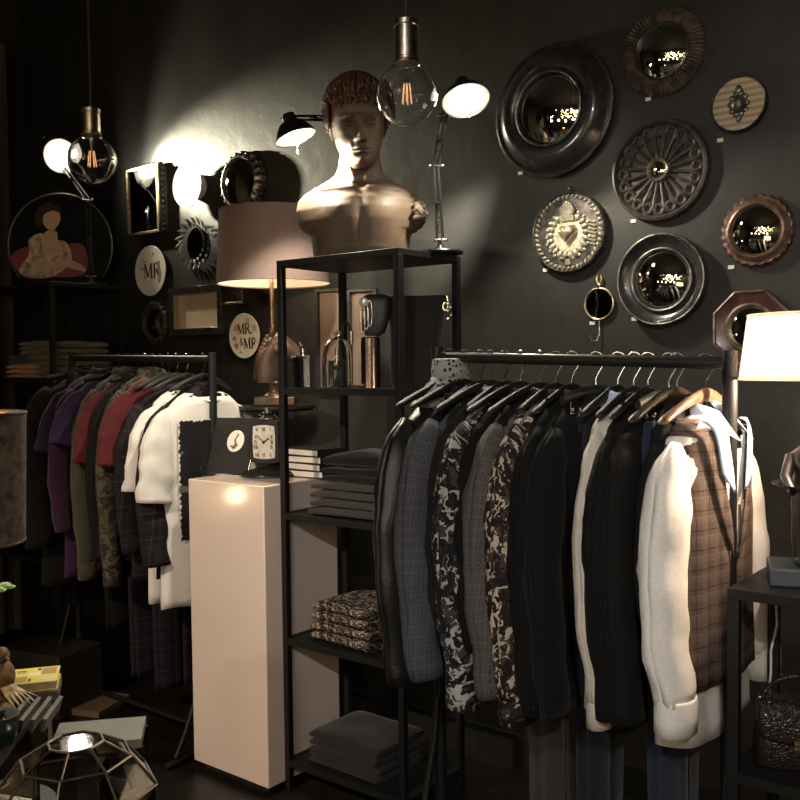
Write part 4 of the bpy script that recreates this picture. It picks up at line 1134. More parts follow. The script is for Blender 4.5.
for sd in (-1, 1):                                                                                # locks in front of the ears
    for j in range(9):
        z = .215 - j * .009; y = -.062 + j * .006
        h.tube([(sd * .096, y + .01, z + .014), (sd * .110, y, z), (sd * .105, y - .012, z - .014)], [.006, .0105, .003], 7)
h.build('curly_hair', HAIR, t, smooth=60, label='short dark curls with a thin headband')
hbnd = MB(); hbnd.m = Mh
hbnd.tube([(.104 * math.cos(q), .006 + .113 * math.sin(q), .252 - .012 * math.sin(q) * -1) for q in [2 * PI * i / 48 for i in range(48)]], .0042, 8, loop=True)
hbnd.build('headband', HAIR, t)
# ================================================================== lamps
HOT = mat('lit_bulb', (1, 1, 1), emit=(1, .93, .74), es=70)
WARMHOT = mat('lit_warm_bulb', (1, .9, .7), emit=(1, .72, .40), es=10)
INW = mat('white_lamp_enamel', (.85, .84, .80), rough=.4)
def desk_lamp(label, base, pts, head, hdir, hr=.082, hl=.075):
    """base on its surface; pts = joints going up; head = centre of the opening; hdir = where it shines"""
    t = thing('desk_lamp', label, 'desk lamp', base)
    B = Vector(base); P = [Vector(p) - B for p in pts]; H = Vector(head) - B; d = Vector(hdir).normalized()
    MB().lathe([(0, 0), (.078, 0), (.080, .006), (.076, .012), (.02, .016), (.012, .03), (0, .03)], 40).build('base', RUB, t)
    MB().cyl((0, 0, .02), P[0], .007).build('stem', RUB, t)
    chain = P + [H - d * hl]
    for a, b in zip(chain, chain[1:]):
        ax = (b - a).normalized(); sd = ax.cross(Vector((CB.x, CB.y, 0)).normalized()).normalized() * .010
        arm = MB(); arm.tube([a + sd, b + sd * .7], .0042, 8); arm.tube([a - sd, b - sd * .7], .0042, 8)
        arm.box((a + b) / 2, (.022, .022, .006))
        arm.build('arm', RUB, t)
        sp = MB(); n = 60
        u = ax.orthogonal().normalized(); v = ax.cross(u)
        sp.tube([a.lerp(b, .10 + .42 * i / n) + u * .0055 * math.cos(i * 1.4) + v * .0055 * math.sin(i * 1.4) for i in range(n)], .0012, 4)
        sp.build('spring', CHR, t)
    for a in chain:
        j = MB(); sdv = Vector((CR.x, CR.y, 0)).normalized(); j.cyl(a - sdv * .022, a + sdv * .022, .005, n=10); j.sph(a - sdv * .022, .006, 8, 6); j.sph(a + sdv * .022, .006, 8, 6)
        j.build('joint', CHR, t)
    m_ = d.to_track_quat('Z', 'Y').to_matrix().to_4x4(); m_.translation = H
    s = MB(); s.m = m_
    s.lathe([(.014, -hl - .015), (.022, -hl - .012), (.026, -hl * .78), (.045, -hl * .68), (hr * .80, -hl * .40), (hr * .96, -hl * .12), (hr, 0), (hr * .985, 0), (hr * .94, -hl * .12), (hr * .78, -hl * .38), (.040, -hl * .64), (.01, -hl * .66)], 40)
    sh = s.build('lamp_shade', RUB, t, smooth=50)
    r = MB(); r.m = m_; r.lathe([(hr * .965, -.003), (hr * .92, -hl * .13), (hr * .76, -hl * .37), (.036, -hl * .62), (.001, -hl * .63)], 40); 
    r.build('reflector', INW, sh, smooth=60)
    q = MB(); q.m = m_; q.sph((0, 0, -hl * .20), hr * .48, 20, 12); q.build('light_bulb', HOT, t)
    k = MB(); side = Vector((m_[0][0], m_[1][0], m_[2][0])); k.tube([H + side * hr * .2 + Vector((0, 0, -.01)), H + side * hr * .15 + Vector((0, 0, -.05))], .0025, 6); k.sph(H + side * hr * .15 + Vector((0, 0, -.052)), .005, 8, 6)
    k.build('handle', CHR, t)
    return t
# right desk lamp on the shelf unit
rb0 = at(440, 250, 2.60); rbase = Vector((rb0.x, 2.60, EH))
dr = (rbase - EYEV).dot(FWD)
RH = atd(466, 101, dr - .10); RD = Vector((.42, -.30, -1.0))
desk_lamp('black sprung desk lamp right of the bust, head shining towards the camera', rbase, [atd(440, 240, dr), atd(436, 166, dr), atd(444, 116, dr)], RH, RD)
# left desk lamp behind the bust
lb0 = Vector((-2.33, 2.63, EH)); dl = (lb0 - EYEV).dot(FWD)
LH_ = atd(296, 138, dl - .26); LD = Vector((.32, .14, -1.0))
desk_lamp('black desk lamp left of the bust, its lit head hanging beside the hair', lb0, [lb0 + Vector((0, 0, .05)), atd(338, 118, dl + .0)], LH_, LD, hr=.075)
# far left desk lamp on the left unit
fb = at(91, 277, 2.76); fbase = Vector((fb.x, 2.76, LH)); df = (fbase - EYEV).dot(FWD)
fh0 = at(61, 156, 2.74); FH = fh0; FD = Vector((.96, -.28, -.06))
desk_lamp('desk lamp on the far left shelf unit, bulb glaring beside the left pendant', fbase, [fbase + Vector((0, 0, .05)), atd(88, 200, df)], FH, FD, hr=.09)
o = MB().tube([tuple(at(-60, 118, 2.8)), tuple(at(0, 126, 2.75)), tuple(at(44, 137, 2.66))], .0035, 8).build('lamp_cable', RUB)
tag(o, 'thin cable running in from the left edge to the glaring lamp', 'cable')

# pendants with clear globes
def pendant(label, px, py, r_px, dist, sock, top=3.9):
    c = atd(px, py, dist); k = F / dist; r = r_px / k
    t = thing('pendant_lamp', label, 'pendant lamp', (c.x, c.y, top))
    z = c.z - top; sh = sock[0] / k; sw = sock[1] / k
    zt = z + r * 1.02
    prof = [(.0005, -r), (r * .3, -r * .954), (r * .6, -r * .8), (r * .85, -r * .527), (r * .98, -r * .2), (r, .0), (r * .96, r * .28), (r * .82, r * .572), (r * .62, r * .785), (r * .46, r * .93), (r * .42, r * 1.10)]
    g = MB(); g.lathe([(a, b) for a, b in prof] + [(a - .0014, b + (.0014 if b < 0 else 0)) for a, b in reversed(prof[1:])] + [(.0004, -r + .0014)], 48)
    g.build('globe_bulb', GLS, t, smooth=80, loc=(0, 0, z))
    f = MB()
    f.cyl((0, 0, r * .95), (0, 0, r * .35), r * .08, r * .05, 10)
    f.build('bulb_stem', GLS, t, loc=(0, 0, z))
    fl = MB()
    for i in range(6):
        a = 2 * PI * i / 6; fl.cyl((r * .10 * math.cos(a), r * .10 * math.sin(a), r * .36), (r * .17 * math.cos(a), r * .17 * math.sin(a), -r * .28), .0011, n=5)
    fl.build('filament', mat('glowing_filament', (.8, .5, .3), rough=.4, emit=(1, .50, .20), es=.7), t, loc=(0, 0, z))
    s = MB(); s.lathe([(.001, z + r), (sw, z + r), (sw, z + r + sh * .12), (sw * .94, z + r + sh * .14), (sw * .94, z + r + sh * .86), (sw, z + r + sh * .88), (sw, z + r + sh), (.001, z + r + sh)], 32)
    s.build('socket', mat('brushed_copper_brass', (.36, .29, .22), rough=.32, metal=1, noise_amt=.25, scale=70), t)
    MB().cyl((0, 0, z + r + sh), (0, 0, 0), .0032, n=8).build('cord', mat('black_fabric_cord', (.02, .018, .016), rough=.8), t)
    MB().lathe([(0, -.03), (.05, -.03), (.055, 0), (0, 0)], 24).build('ceiling_rose', RUB, t)
    return t
pendant('clear globe pendant with a brass socket in front of the bust', 407, 95, 30.5, 1.95, (42, 12.5))
pendant('clear globe pendant with a wooden-toned socket at the upper left', 92, 160, 24, 2.35, (26, 9.5))

def shade_mat(name, col, tr):
    m, N, L, b = nt(name); N.remove(b)
    d = N.new('ShaderNodeBsdfDiffuse'); d.inputs[0].default_value = (*col, 1); tl = N.new('ShaderNodeBsdfTranslucent'); tl.inputs[0].default_value = (*col, 1)
    mx = N.new('ShaderNodeMixShader'); mx.inputs[0].default_value = tr; L.new(d.outputs[0], mx.inputs[1]); L.new(tl.outputs[0], mx.inputs[2])
    L.new(mx.outputs[0], N['Material Output'].inputs[0])
    tc = N.new('ShaderNodeTexCoord'); n = N.new('ShaderNodeTexNoise'); n.inputs['Scale'].default_value = 180; L.new(tc.outputs['Object'], n.inputs['Vector'])
    c = mixc(N, L, n.outputs['Fac'], tuple(x * .85 for x in col), tuple(min(1, x * 1.15) for x in col)); L.new(c, d.inputs[0]); L.new(c, tl.inputs[0])
    return m
def shade(t, r0, r1, z0, z1, m_, inner, n=64):
    s = MB(); s.lathe([(r0, z0), (r1, z1)], n); s.f = [f for f in s.f if len(f) == 4]
    o = s.build('lamp_shade', m_, t, smooth=60)
    i = MB(); i.lathe([(r0 - .003, z0), (r1 - .003, z1)], n); i.f = [f for f in i.f if len(f) == 4]
    i.build('shade_lining', inner, o, smooth=60)
    for r, z in ((r0 - .0015, z0), (r1 - .0015, z1)):
        rm = MB(); rm.tube([(r * math.cos(2 * PI * k / 48), r * math.sin(2 * PI * k / 48), z) for k in range(48)], .0032, 6, loop=True); rm.build('shade_rim', m_, o)
    sp = MB()
    for k in range(3):
        a = 2 * PI * k / 3 + .4; sp.tube([(0, 0, z1 - .03), ((r1 - .003) * math.cos(a), (r1 - .003) * math.sin(a), z1 - .004)], .0018, 5)
    sp.build('spider', CHR, o)
    return o

# ---- horse head lamp behind the plinth
HY = 2.76
hl_ = at(276, 405, HY); tb = hl_.z
t = thing('table_lamp', 'table lamp with a mauve drum shade on a horse head base', 'table lamp', (hl_.x, HY, tb), R(38))
kk = kpx(hl_)
z0 = 1.55 + (367 - 284) / kk - tb; z1 = 1.55 + (367 - 213) / kk - tb; r0 = 56.5 / kk
print('HORSELAMP', hl_, kk, z0, z1, r0)
HRS = mat('bronze_horse', (.075, .045, .030), rough=.34, metal=.35, noise_amt=.4, scale=14)
MB().bbox((-.085, -.06, 0), (.085, .06, .035)).build('base', HRS, t, bevel=.004)
MB().lathe([(.055, .035), (.05, .045), (.03, .055), (.026, .075), (.036, .095), (.034, .10)], 32).build('socle', HRS, t)
hh = MB()
def sec(c, rx, ry, tilt, n=28):      # section in the x-z plane with width along y
    c = Vector(c); ax = Vector((math.cos(tilt), 0, math.sin(tilt)))
    return [c + ax * rx * math.cos(2 * PI * j / n) + Vector((0, 1, 0)) * ry * math.sin(2 * PI * j / n) for j in range(n)]
neck = [((-.030, 0, .095), .045, .034, 0), ((-.036, 0, .13), .052, .036, .05), ((-.034, 0, .17), .055, .036, .1), ((-.024, 0, .21), .055, .036, .2), ((-.012, 0, .245), .050, .036, .35), ((.004, 0, .275), .044, .034, .6), ((.018, 0, .300), .030, .026, .9)]
hh.loft([sec(*s_) for s_ in neck])
# head runs forward and down
hd = [((-.030, 0, .262), .030, .026, 1.2), ((-.005, 0, .262), .048, .036, 1.25), ((.034, 0, .245), .050, .037, 1.15), ((.070, 0, .222), .041, .031, 1.05), ((.104, 0, .198), .031, .025, 1.0), ((.130, 0, .182), .030, .026, 1.0), ((.148, 0, .170), .025, .022, 1.0), ((.158, 0, .163), .012, .012, 1.0)]
hh.loft([sec(*s_) for s_ in hd])
for s in (-1, 1):
    hh.sph((.020, s * .033, .262), (.014, .006, .010), 12, 8); hh.sph((.142, s * .021, .180), (.008, .006, .007), 10, 6); hh.sph((.012, s * .026, .238), (.026, .012, .024), 14, 8)
    hh.tube([(-.012, s * .018, .290), (-.008, s * .024, .312), (-.004, s * .022, .342)], [.012, .013, .002], 10)
for k in range(12):
    q = k / 11; hh.sph((-.080 + .052 * q ** 2, 0, .12 + .165 * q), (.016, .010, .016), 10, 6)
hh.tube([(.075, -.030, .195), (.072, 0, .225), (.075, .030, .195)], .003, 6)
hh.build('horse_head', HRS, t, smooth=70)
MB().cyl((-.01, 0, .27), (-.01, 0, z1 - .03), .009).build('lamp_stem', BRASS, t)
shade(t, r0, r0 * .93, z0, z1, shade_mat('mauve_linen', (.225, .165, .15), .10), shade_mat('white_shade_lining', (.8, .76, .7), .25))
q = MB(); q.sph((-.01, 0, z0 + .13), (.03, .03, .04), 16, 10); q.build('light_bulb', WARMHOT, t)
HLP = Vector((hl_.x, HY - .05, tb + z0 + .07))
# tray stand that carries it
t = thing('pedestal_stand', 'slim black pedestal stand behind the plinth carrying the horse head lamp', 'stand', (hl_.x, HY + .0, 0))
MB().lathe([(0, tb - .022), (.155, tb - .022), (.165, tb - .012), (.165, tb), (.158, tb), (.15, tb - .006), (0, tb - .006)], 48).build('tray_top', BLK, t)
MB().lathe([(.02, .02), (.02, tb - .022)], 20).build('column', BLK, t); MB().lathe([(0, 0), (.12, 0), (.12, .012), (.03, .03), (0, .03)], 40).build('foot', BLK, t)

# ---- statuette lamp at the right edge
sb = Vector((at(815, 575, 2.12).x, 2.12, QH))
ks = kpx(Vector((sb.x, sb.y, sb.z)))
t = thing('table_lamp', 'table lamp with a white drum shade on a black jackal statuette at right edge', 'table lamp', sb, R(20))
def zz_(py): return 1.55 + (362 - py) / ks - sb.z
BST = mat('black_bronze', (.022, .020, .020), rough=.28, metal=.3); BLU = mat('blue_grey_stone', (.07, .085, .11), rough=.4)
pr_ = 44 / ks
MB().bbox((-pr_, -pr_ * .7, 0), (pr_, pr_ * .7, .040)).build('plinth', BLU, t, bevel=.005)
st = MB(); zd = zz_(484)
for s in (-1, 1):
    st.tube([(s * .028, -.01, .042), (s * .030, -.005, .10), (s * .026, 0, .17), (s * .020, .0, .23)], [.016, .019, .022, .026], 12)
    st.sph((s * .030, -.030, .050), (.015, .035, .012), 12, 8)
    st.tube([(s * .048, 0, zd + .06), (s * .062, -.02, zd + .015), (s * .050, -.065, zd - .012)], [.014, .012, .009], 10)
st.loft([[(a * math.cos(q), b_ * math.sin(q), z) for q in [2 * PI * j / 24 for j in range(24)]] for a, b_, z in ((.045, .035, .12), (.050, .036, .17), (.044, .034, .22), (.036, .028, zd - .02), (.046, .034, zd + .03), (.055, .034, zd + .065), (.030, .024, zd + .085), (.018, .018, zd + .10), (.020, .022, zd + .13), (.016, .018, zd + .155), (.004, .004, zd + .16))])
st.tube([(0, .0, zd + .13), (0, -.030, zd + .125), (0, -.065, zd + .115)], [.020, .015, .007], 12)
for s in (-1, 1): st.tube([(s * .012, .004, zd + .14), (s * .018, .004, zd + .175), (s * .016, .002, zd + .205)], [.008, .008, .001], 8)
st.build('jackal_figure', BST, t, smooth=70)
ds = MB(); ds.lathe([(0, -.018), (.045, -.016), (.088, 0), (.090, .004), (.084, .002), (.045, -.010), (0, -.012)], 40, c=(0, -.02, zd)); ds.build('dish', mat('black_bronze_dish', (.05, .045, .04), rough=.25, metal=.8), t)
MB().cyl((0, .03, .03), (0, .03, zz_(330)), .007).build('lamp_stem', BST, t)
MB().lathe([(0, zz_(402)), (.020, zz_(402)), (.020, zz_(386)), (0, zz_(386))], 20, c=(0, .03, 0)).build('brass_collar', BRASS, t)
shade(t, 73 / ks, 65 / ks, zz_(379), zz_(316), shade_mat('white_linen_shade', (.90, .86, .80), .62), shade_mat('white_linen_lining', (.92, .89, .84), .62))
MB().sph((0, .0, zz_(350)), .028, 16, 10).build('light_bulb', WARMHOT, t)
SLP = sb + Vector((0, 0, zz_(350) - .055))

# ---- dark cork shade in the left foreground
c0 = atd(-34, 480, 1.55); kf = F / 1.55
DZ = atd(-34, 700, 1.55).z
t = thing('table_lamp', 'table lamp with a dark cork drum shade cut by the left edge of the view', 'table lamp', (c0.x, c0.y, .80), 0)
z1 = 1.55 - (414 - 371) / kf - .80; z0 = 1.55 - (543 - 371) / kf - .80
shade(t, 54 / kf, 58 / kf, z0, z1, mat('dark_cork', (.060, .040, .028), rough=.8, noise_amt=.7, scale=60, bump=.5, bscale=80), mat('warm_gold_lining', (.60, .42, .22), rough=.6))
MB().lathe([(0, 0), (.065, 0), (.065, .012), (.012, .03), (.010, z1 - .04), (0, z1 - .04)], 32).build('lamp_stand', BLK, t)
MB().sph((0, 0, z0 + .12), .022, 12, 8).build('light_bulb', WARMHOT, t)
CLP = Vector((c0.x, c0.y, .80 + z0 + .165))
# ================================================================== things on the shelves and the plinth
def onz(px, z, y): # point of a plane y at level z under pixel column px
    p = at(px, 400, y); return Vector((p.x, y, z))
def kat(p): return F / ((p - EYEV).dot(FWD))
Z2, Z3, Z4, Z5 = [z + .0005 for z in ETZ]
# perfume bottle
p = onz(304, Z2, 2.46); k = kat(p)
t = thing('perfume_bottle', 'small black square bottle with a steel spout on the bust shelf unit', 'bottle', p, R(20))
MB().bbox((-.033, -.020, 0), (.033, .020, 30 / k)).build('bottle_body', mat('black_glass', (.01, .01, .012), rough=.06, coat=.6), t, bevel=.003)
MB().bbox((-.036, -.023, 30 / k), (.036, .023, 30 / k + .006)).build('steel_lid', CHR, t)
MB().bbox((.010, -.0212, .001), (.0335, .0212, 29.5 / k)).build('steel_face', CHR, t)
MB().lathe([(0, 30 / k), (.013, 30 / k), (.011, 38 / k), (.013, 44 / k), (.016, 45 / k), (0, 45 / k)], 24).build('spout', CHR, t)
# bell jar with a bottle in it
p = onz(338, Z2, 2.47); k = kat(p); r = 15.5 / k; H_ = 56 / k
t = thing('bell_jar', 'clear glass bell jar with a knob handle', 'bell jar', p)
prof = [(r, .002), (r, H_ * .50), (r * .96, H_ * .62), (r * .82, H_ * .75), (r * .55, H_ * .85), (r * .2, H_ * .89), (r * .13, H_ * .91), (r * .22, H_ * .95), (r * .2, H_ * .99), (.001, H_)]
inn = [(.001, H_ * .875), (r * .2, H_ * .872), (r * .53, H_ * .835), (r * .79, H_ * .74), (r * .93, H_ * .61), (r * .965, H_ * .50), (r * .965, .002)]
g = MB(); g.lathe(prof + inn, 48); g.f = [f for f in g.f if len(f) == 4]
n_ = 48; m__ = len(prof + inn); base_ = (m__ - 1) * n_
g.f += [(base_ + j, base_ + (j + 1) % n_, (j + 1) % n_, j) for j in range(n_)]
g.build('glass_dome', GLS, t, smooth=60)
t = thing('scent_bottle', 'small clear bottle with a steel cap inside the glass bell jar', 'bottle', p + Vector((0, 0, .001)), R(10))
MB().bbox((-.026, -.017, 0), (.026, .017, 27 / k)).build('bottle_body', mat('dark_smoked_glass', (.02, .02, .02), rough=.05, coat=.8), t, bevel=.003)
MB().bbox((-.027, -.018, .004), (-.008, .018, 26.5 / k)).build('silver_edge', CHR, t); MB().lathe([(0, 27 / k), (.009, 27 / k), (.009, 39 / k), (0, 39 / k)], 20).build('steel_cap', CHR, t)
# curved hook ornament
p = onz(352, Z2, 2.60); k = kat(p)
t = thing('umbrella_handle_stand', 'dark rod with a curved crook handle behind the bell jar', 'cane', p)
MB().tube([(0, 0, 0), (0, 0, 52 / k), (-.006, 0, 60 / k), (-.024, 0, 66 / k), (-.042, 0, 60 / k), (-.046, 0, 52 / k)], .0055, 10).build('crook', mat('polished_black_wood', (.02, .015, .012), rough=.15, coat=.5), t)
MB().cyl((0, 0, 42 / k), (0, 0, 55 / k), .0075).build('silver_collar', CHR, t)
# steel cylinder
p = onz(371, Z2, 2.44); k = kat(p)
t = thing('steel_cylinder', 'tall brushed steel tube on the shelf, beside the bell jar', 'tube', p)
MB().lathe([(0, 0), (9.5 / k, 0), (9.5 / k, 50 / k), (8 / k, 51 / k), (8 / k, 45 / k), (0, 45 / k)], 40).build('tube_body', mat('smoked_steel', (.26, .20, .17), rough=.22, metal=1, noise_amt=.2, scale=12), t)
MB().sph((-.006, -9.5 / k, .010), .007, 10, 8).build('copper_stud', COPPER, t)
t = thing('leather_flask_case', 'black leather pouch with chain and white dial hung over the steel tube', 'pouch', p + Vector((.012, 0, 46 / k)), R(32))
lp = MB(); lp.loft([[(a * math.copysign(abs(math.cos(q)) ** .6, math.cos(q)) + dx, b_ * math.copysign(abs(math.sin(q)) ** .6, math.sin(q)), z / k) for q in [2 * PI * j / 28 for j in range(28)]] for a, b_, dx, z in ((.024, .018, 0, 6), (.040, .022, .004, 10), (.046, .024, .010, 22), (.048, .024, .014, 38), (.044, .020, .014, 45), (.030, .012, .012, 47))])
lp.build('pouch_body', mat('black_pebbled_leather', (.02, .018, .017), rough=.4, bump=.6, bscale=150), t, smooth=50)
c_ = MB()
for s in (0, 1, 2):
    c_.tube([(-.030 + s * .012 + .008 * math.cos(q), -.026, (22 + s * 3) / k + .045 * math.sin(q)) for q in [2 * PI * i / 20 for i in range(20)]], .0018, 5, loop=True)
c_.build('chain_links', CHR, t)
MB().lathe([(0, 0), (.016, 0), (.017, .004), (.014, .006), (0, .006)], 28, 'y', c=(-.026, -.024, 39 / k)).build('dial', mat('pale_dial', (.6, .58, .52), rough=.3, metal=.3), t)
# black bag with charms
p = onz(424, Z2, 2.60); k = kat(p)
t = thing('black_bag', 'tall matt black bag with metal charms on the bust shelf unit, by the right rail', 'bag', (EX1 - .10, 2.56, Z2), R(30))
bg = MB(); bg.loft([[(a * math.copysign(abs(math.cos(q)) ** .5, math.cos(q)) + dx, b_ * math.copysign(abs(math.sin(q)) ** .6, math.sin(q)), z) for q in [2 * PI * j / 32 for j in range(32)]] for a, b_, dx, z in ((.075, .05, 0, 0), (.085, .06, 0, .03), (.085, .06, .002, .15), (.095, .05, .008, .25), (.105, .040, .012, .305), (.10, .03, .012, .315))])
bg.build('bag_body', mat('black_suede', (.010, .009, .009), rough=.85, sheen=.2), t, smooth=50)
ch = MB(); ch.tube([(.105, -.035, .31), (.118, -.045, .31), (.122, -.045, .28)], .003, 6)
for i in range(5): ch.sph((.120 + .010 * (i % 2), -.047, .285 - i * .013), (.006, .004, .009), 8, 6)
ch.tube([(.112 + .008 * math.cos(q), -.047, .275 + .014 * math.sin(q)) for q in [2 * PI * i / 14 for i in range(14)]], .002, 5, loop=True)
ch.build('metal_charms', CHR, t)

# ---- folded clothes
def folded(label, cx, cy, z, w, d, h, m_, rot=0, group=None, seed=0, name='folded_garment', cat='folded clothes'):
    rg = random.Random(seed); vs_ = MB(); N_ = 10
    rings = []
    for i in range(29):
        x = -w / 2 + w * i / 28; e = abs(i / 14 - 1); ring = []
        hh_ = h * (1 - .35 * e ** 6)
        for j in range(40):
            q = 2 * PI * j / 40; c, s = math.cos(q), math.sin(q)
            y = d / 2 * math.copysign(abs(c) ** .28, c); zz = hh_ / 2 + hh_ / 2 * math.copysign(abs(s) ** .55, s)
            zz += (.10 * h * math.sin(x * 30 + seed) * math.sin(y * 22 + seed * 2) + .05 * h * math.sin(y * 60 + seed)) * (1 if s > 0 else 0) 
            y -= .05 * h * math.cos(zz / h * PI * 2) * math.copysign(1, c)
            ring.append((x + .003 * math.sin(y * 40 + seed), y, zz))
        rings.append(ring)
    vs_.loft(rings, uvs=[(r_[j][0] + r_[j][2] * .5, r_[j][1] + r_[j][2]) for r_ in rings for j in range(40)])
    o = vs_.build(name, m_, smooth=60); o.location = (cx, cy, z); o.rotation_euler = (0, 0, rot)
    tag(o, label, cat, group); return o
def pile(items, cx, cy, z, group):
    for (lab, w, d, h, m_, rot, dx) in items:
        folded(lab, cx + dx, cy, z, w, d, h, m_, rot, group, seed=rnd.random() * 9); z += h * 1.02
    return z
GW = cloth('grey_brown_knit', (.048, .043, .042)); BW = cloth('black_knit', (.008, .0075, .0075))
p3 = at(345, 520, 2.36); cx3 = (at(309, 520, 2.38).x + EX1 - .03) / 2; w3 = (EX1 - .03) - at(309, 520, 2.38).x
ords = ['lowest', 'second from the bottom', 'third from the bottom', 'topmost']
zt = pile([('grey folded jumper on the middle shelf, %s of the grey ones' % ords[i], w3, .27, .030, GW, R(rnd.uniform(-3, 3)), rnd.uniform(-.008, .008)) for i in range(4)], cx3, 2.52, Z3, 'grey folded jumpers on the middle shelf')
zt = pile([('black folded jumper on top of the grey ones, %s' % a, w3 * .86, .25, h_, BW, R(rnd.uniform(-4, 4)), .025) for a, h_ in (('lower', .026), ('middle', .026), ('slanting uppermost', .05))], cx3, 2.52, zt, 'black folded jumpers on the middle shelf')
DTY = camo('black_cream_small_floral', [(.020, .015, .014), (.045, .03, .028), (.015, .012, .012), (.42, .35, .28)], 42, 17)
cx4 = at(345, 640, 2.40).x - .03
pile([('black and cream small floral folded shirt, %s in the pile' % a, .30 - .015 * i, .26, .036, DTY, R(rnd.uniform(-5, 5)), .01) for i, a in enumerate(('lowest', 'second', 'third', 'topmost'))], cx4, 2.52, Z4, 'floral folded shirts on the lower shelf')
DBR = cloth('dark_brown_grey_cloth', (.018, .016, .016))
pile([('dark grey-brown folded cloth near the floor, %s' % a, .32, .27, .030, DBR, R(rnd.uniform(-3, 3)), 0) for a in ('lowest', 'second', 'third', 'topmost')], cx4 + .02, 2.52, Z5, 'dark folded cloths on the lowest shelf')

# left shelf unit piles
ORG = cloth('apricot_knit', (.50, .30, .16)); PRP = cloth('plum_knit', (.05, .03, .08)); OLK = cloth('grey_olive_knit', (.14, .12, .09)); TAN = cloth('grey_brown_flat_knit', (.20, .15, .10))
xL = (LX0 + LX1) / 2; zS = LSZ + .0005
xa = at(27, 375, 2.55).x
zt = pile([('apricot orange folded jumper on the left shelf unit, %s' % a, .30, .28, .024, ORG, R(rnd.uniform(-3, 3)), 0) for a in ('lowest', 'middle', 'topmost')], xa, 2.66, zS, 'apricot folded jumpers')
zt = pile([('plum folded jumper on top of the apricot pile, %s' % a, .30, .27, .024, PRP, 0, .0) for a in ('lower', 'upper')], xa, 2.67, zt, 'plum folded jumpers')
pile([('brown-grey folded jumper above the plum ones, %s' % a, .28, .25, .022, TAN, R(rnd.uniform(-3, 3)), .0) for a in ('lowest', 'middle', 'topmost')], xa + .06, 2.68, zt, 'brown-grey folded jumpers')
xb_ = at(88, 375, 2.60).x
pile([('olive-grey folded jumper at the right of the left shelf unit, %s' % a, .30 - .02 * (i > 2), .28, .030, OLK, R(rnd.uniform(-5, 5)), .0) for i, a in enumerate(('lowest', 'second', 'third', 'fourth', 'fifth', 'topmost'))], min(xb_, LX1 - .18), 2.67, zS, 'olive-grey folded jumpers')

# ---- round picture leaning on the left unit (generic stand-in portrait)
pc = at(60, 238, 2.72); k = kat(pc)
pc = Vector((pc.x, 2.72, pc.z)); rd = (pc.z - LH)
t = thing('round_portrait', 'large round dark glass picture with a painted half-length figure, far left on the shelf unit', 'picture', (pc.x, 2.72, LH), R(38))
r = 52 / k
zc = 42 / k
def disc(name, r, d0, d1, m_, par, cx=0, cz=zc, sx=1, n=64): return MB().lathe([(0, d0), (r, d0), (r, d1), (0, d1)], n, 'y', (cx, 0, cz), sx=sx).build(name, m_, par)
# the lower rim is flat where it stands
pl_ = [(r * math.cos(q), max(.0, zc + r * math.sin(q))) for q in [2 * PI * i / 72 for i in range(72)]]
MB().prism(pl_, -.012, 0).build('dark_disc', mat('dark_gloss_disc', (.012, .013, .014), rough=.08, coat=.4), t)
SK = mat('muted_skin_paint', (.60, .40, .27), rough=.35, noise_amt=.15, scale=14); DR = mat('dark_red_paint', (.22, .03, .035), rough=.35); FB = mat('faded_floral_paint', (.50, .36, .26), rough=.35, noise_amt=.6, scale=26); HRB = mat('dark_brown_paint', (.025, .016, .012), rough=.3)
def patch(name, pts, d, m_):
    # smooth closed outline
    n = len(pts); out = []
    for i in range(n):
        p0, p1, p2, p3 = [Vector(pts[(i + q - 1) % n]) for q in range(4)]
        for s_ in range(5):
            u = s_ / 5; out.append(tuple(.5 * ((2 * p1) + (-p0 + p2) * u + (2 * p0 - 5 * p1 + 4 * p2 - p3) * u * u + (-p0 + 3 * p1 - 3 * p2 + p3) * u ** 3)))
    return MB().prism([(a * r, max(.002, zc + b_ * r)) for a, b_ in out], d, d + .0008).build(name, m_, t)
patch('red_drape', [(-.95, -.2), (-.6, .0), (-.2, -.05), (.3, .05), (.5, -.1), (.45, -.55), (-.2, -.6), (-.7, -.6)], .001, DR)
patch('blouse', [(-.60, .12), (-.36, .24), (-.1, .12), (.12, .06), (.22, -.25), (.0, -.50), (-.35, -.62), (-.80, -.50), (-.60, -.15)], .002, FB)
_f = lambda P: [((a * 1.45) - .18, (b_ - .1) * 1.25 + .02) for a, b_ in P]
patch('neck', _f([(-.06, .30), (.08, .30), (.10, .12), (.16, .02), (.0, -.02), (-.12, .10)]), .003, SK)
patch('face', _f([(.02, .68), (.12, .62), (.14, .48), (.08, .36), (.01, .32), (-.08, .40), (-.10, .54), (-.06, .65)]), .004, SK)
patch('hair', _f([(.0, .74), (.14, .66), (.15, .58), (.04, .62), (-.07, .56), (-.10, .44), (-.16, .36), (-.20, .52), (-.13, .68)]), .005, HRB)
patch('forearm', [(-.45, -.30), (-.1, -.30), (.2, -.28), (.42, -.38), (.48, -.50), (.30, -.46), (.1, -.42), (-.2, -.46), (-.48, -.46)], .005, SK)
MB().tube([((r + .001) * math.cos(q), -.001, zc + (r + .001) * math.sin(q)) for q in [R(-38) + R(256) * i / 48 for i in range(49)]], .004, 6).build('bright_edge', STEEL, t)

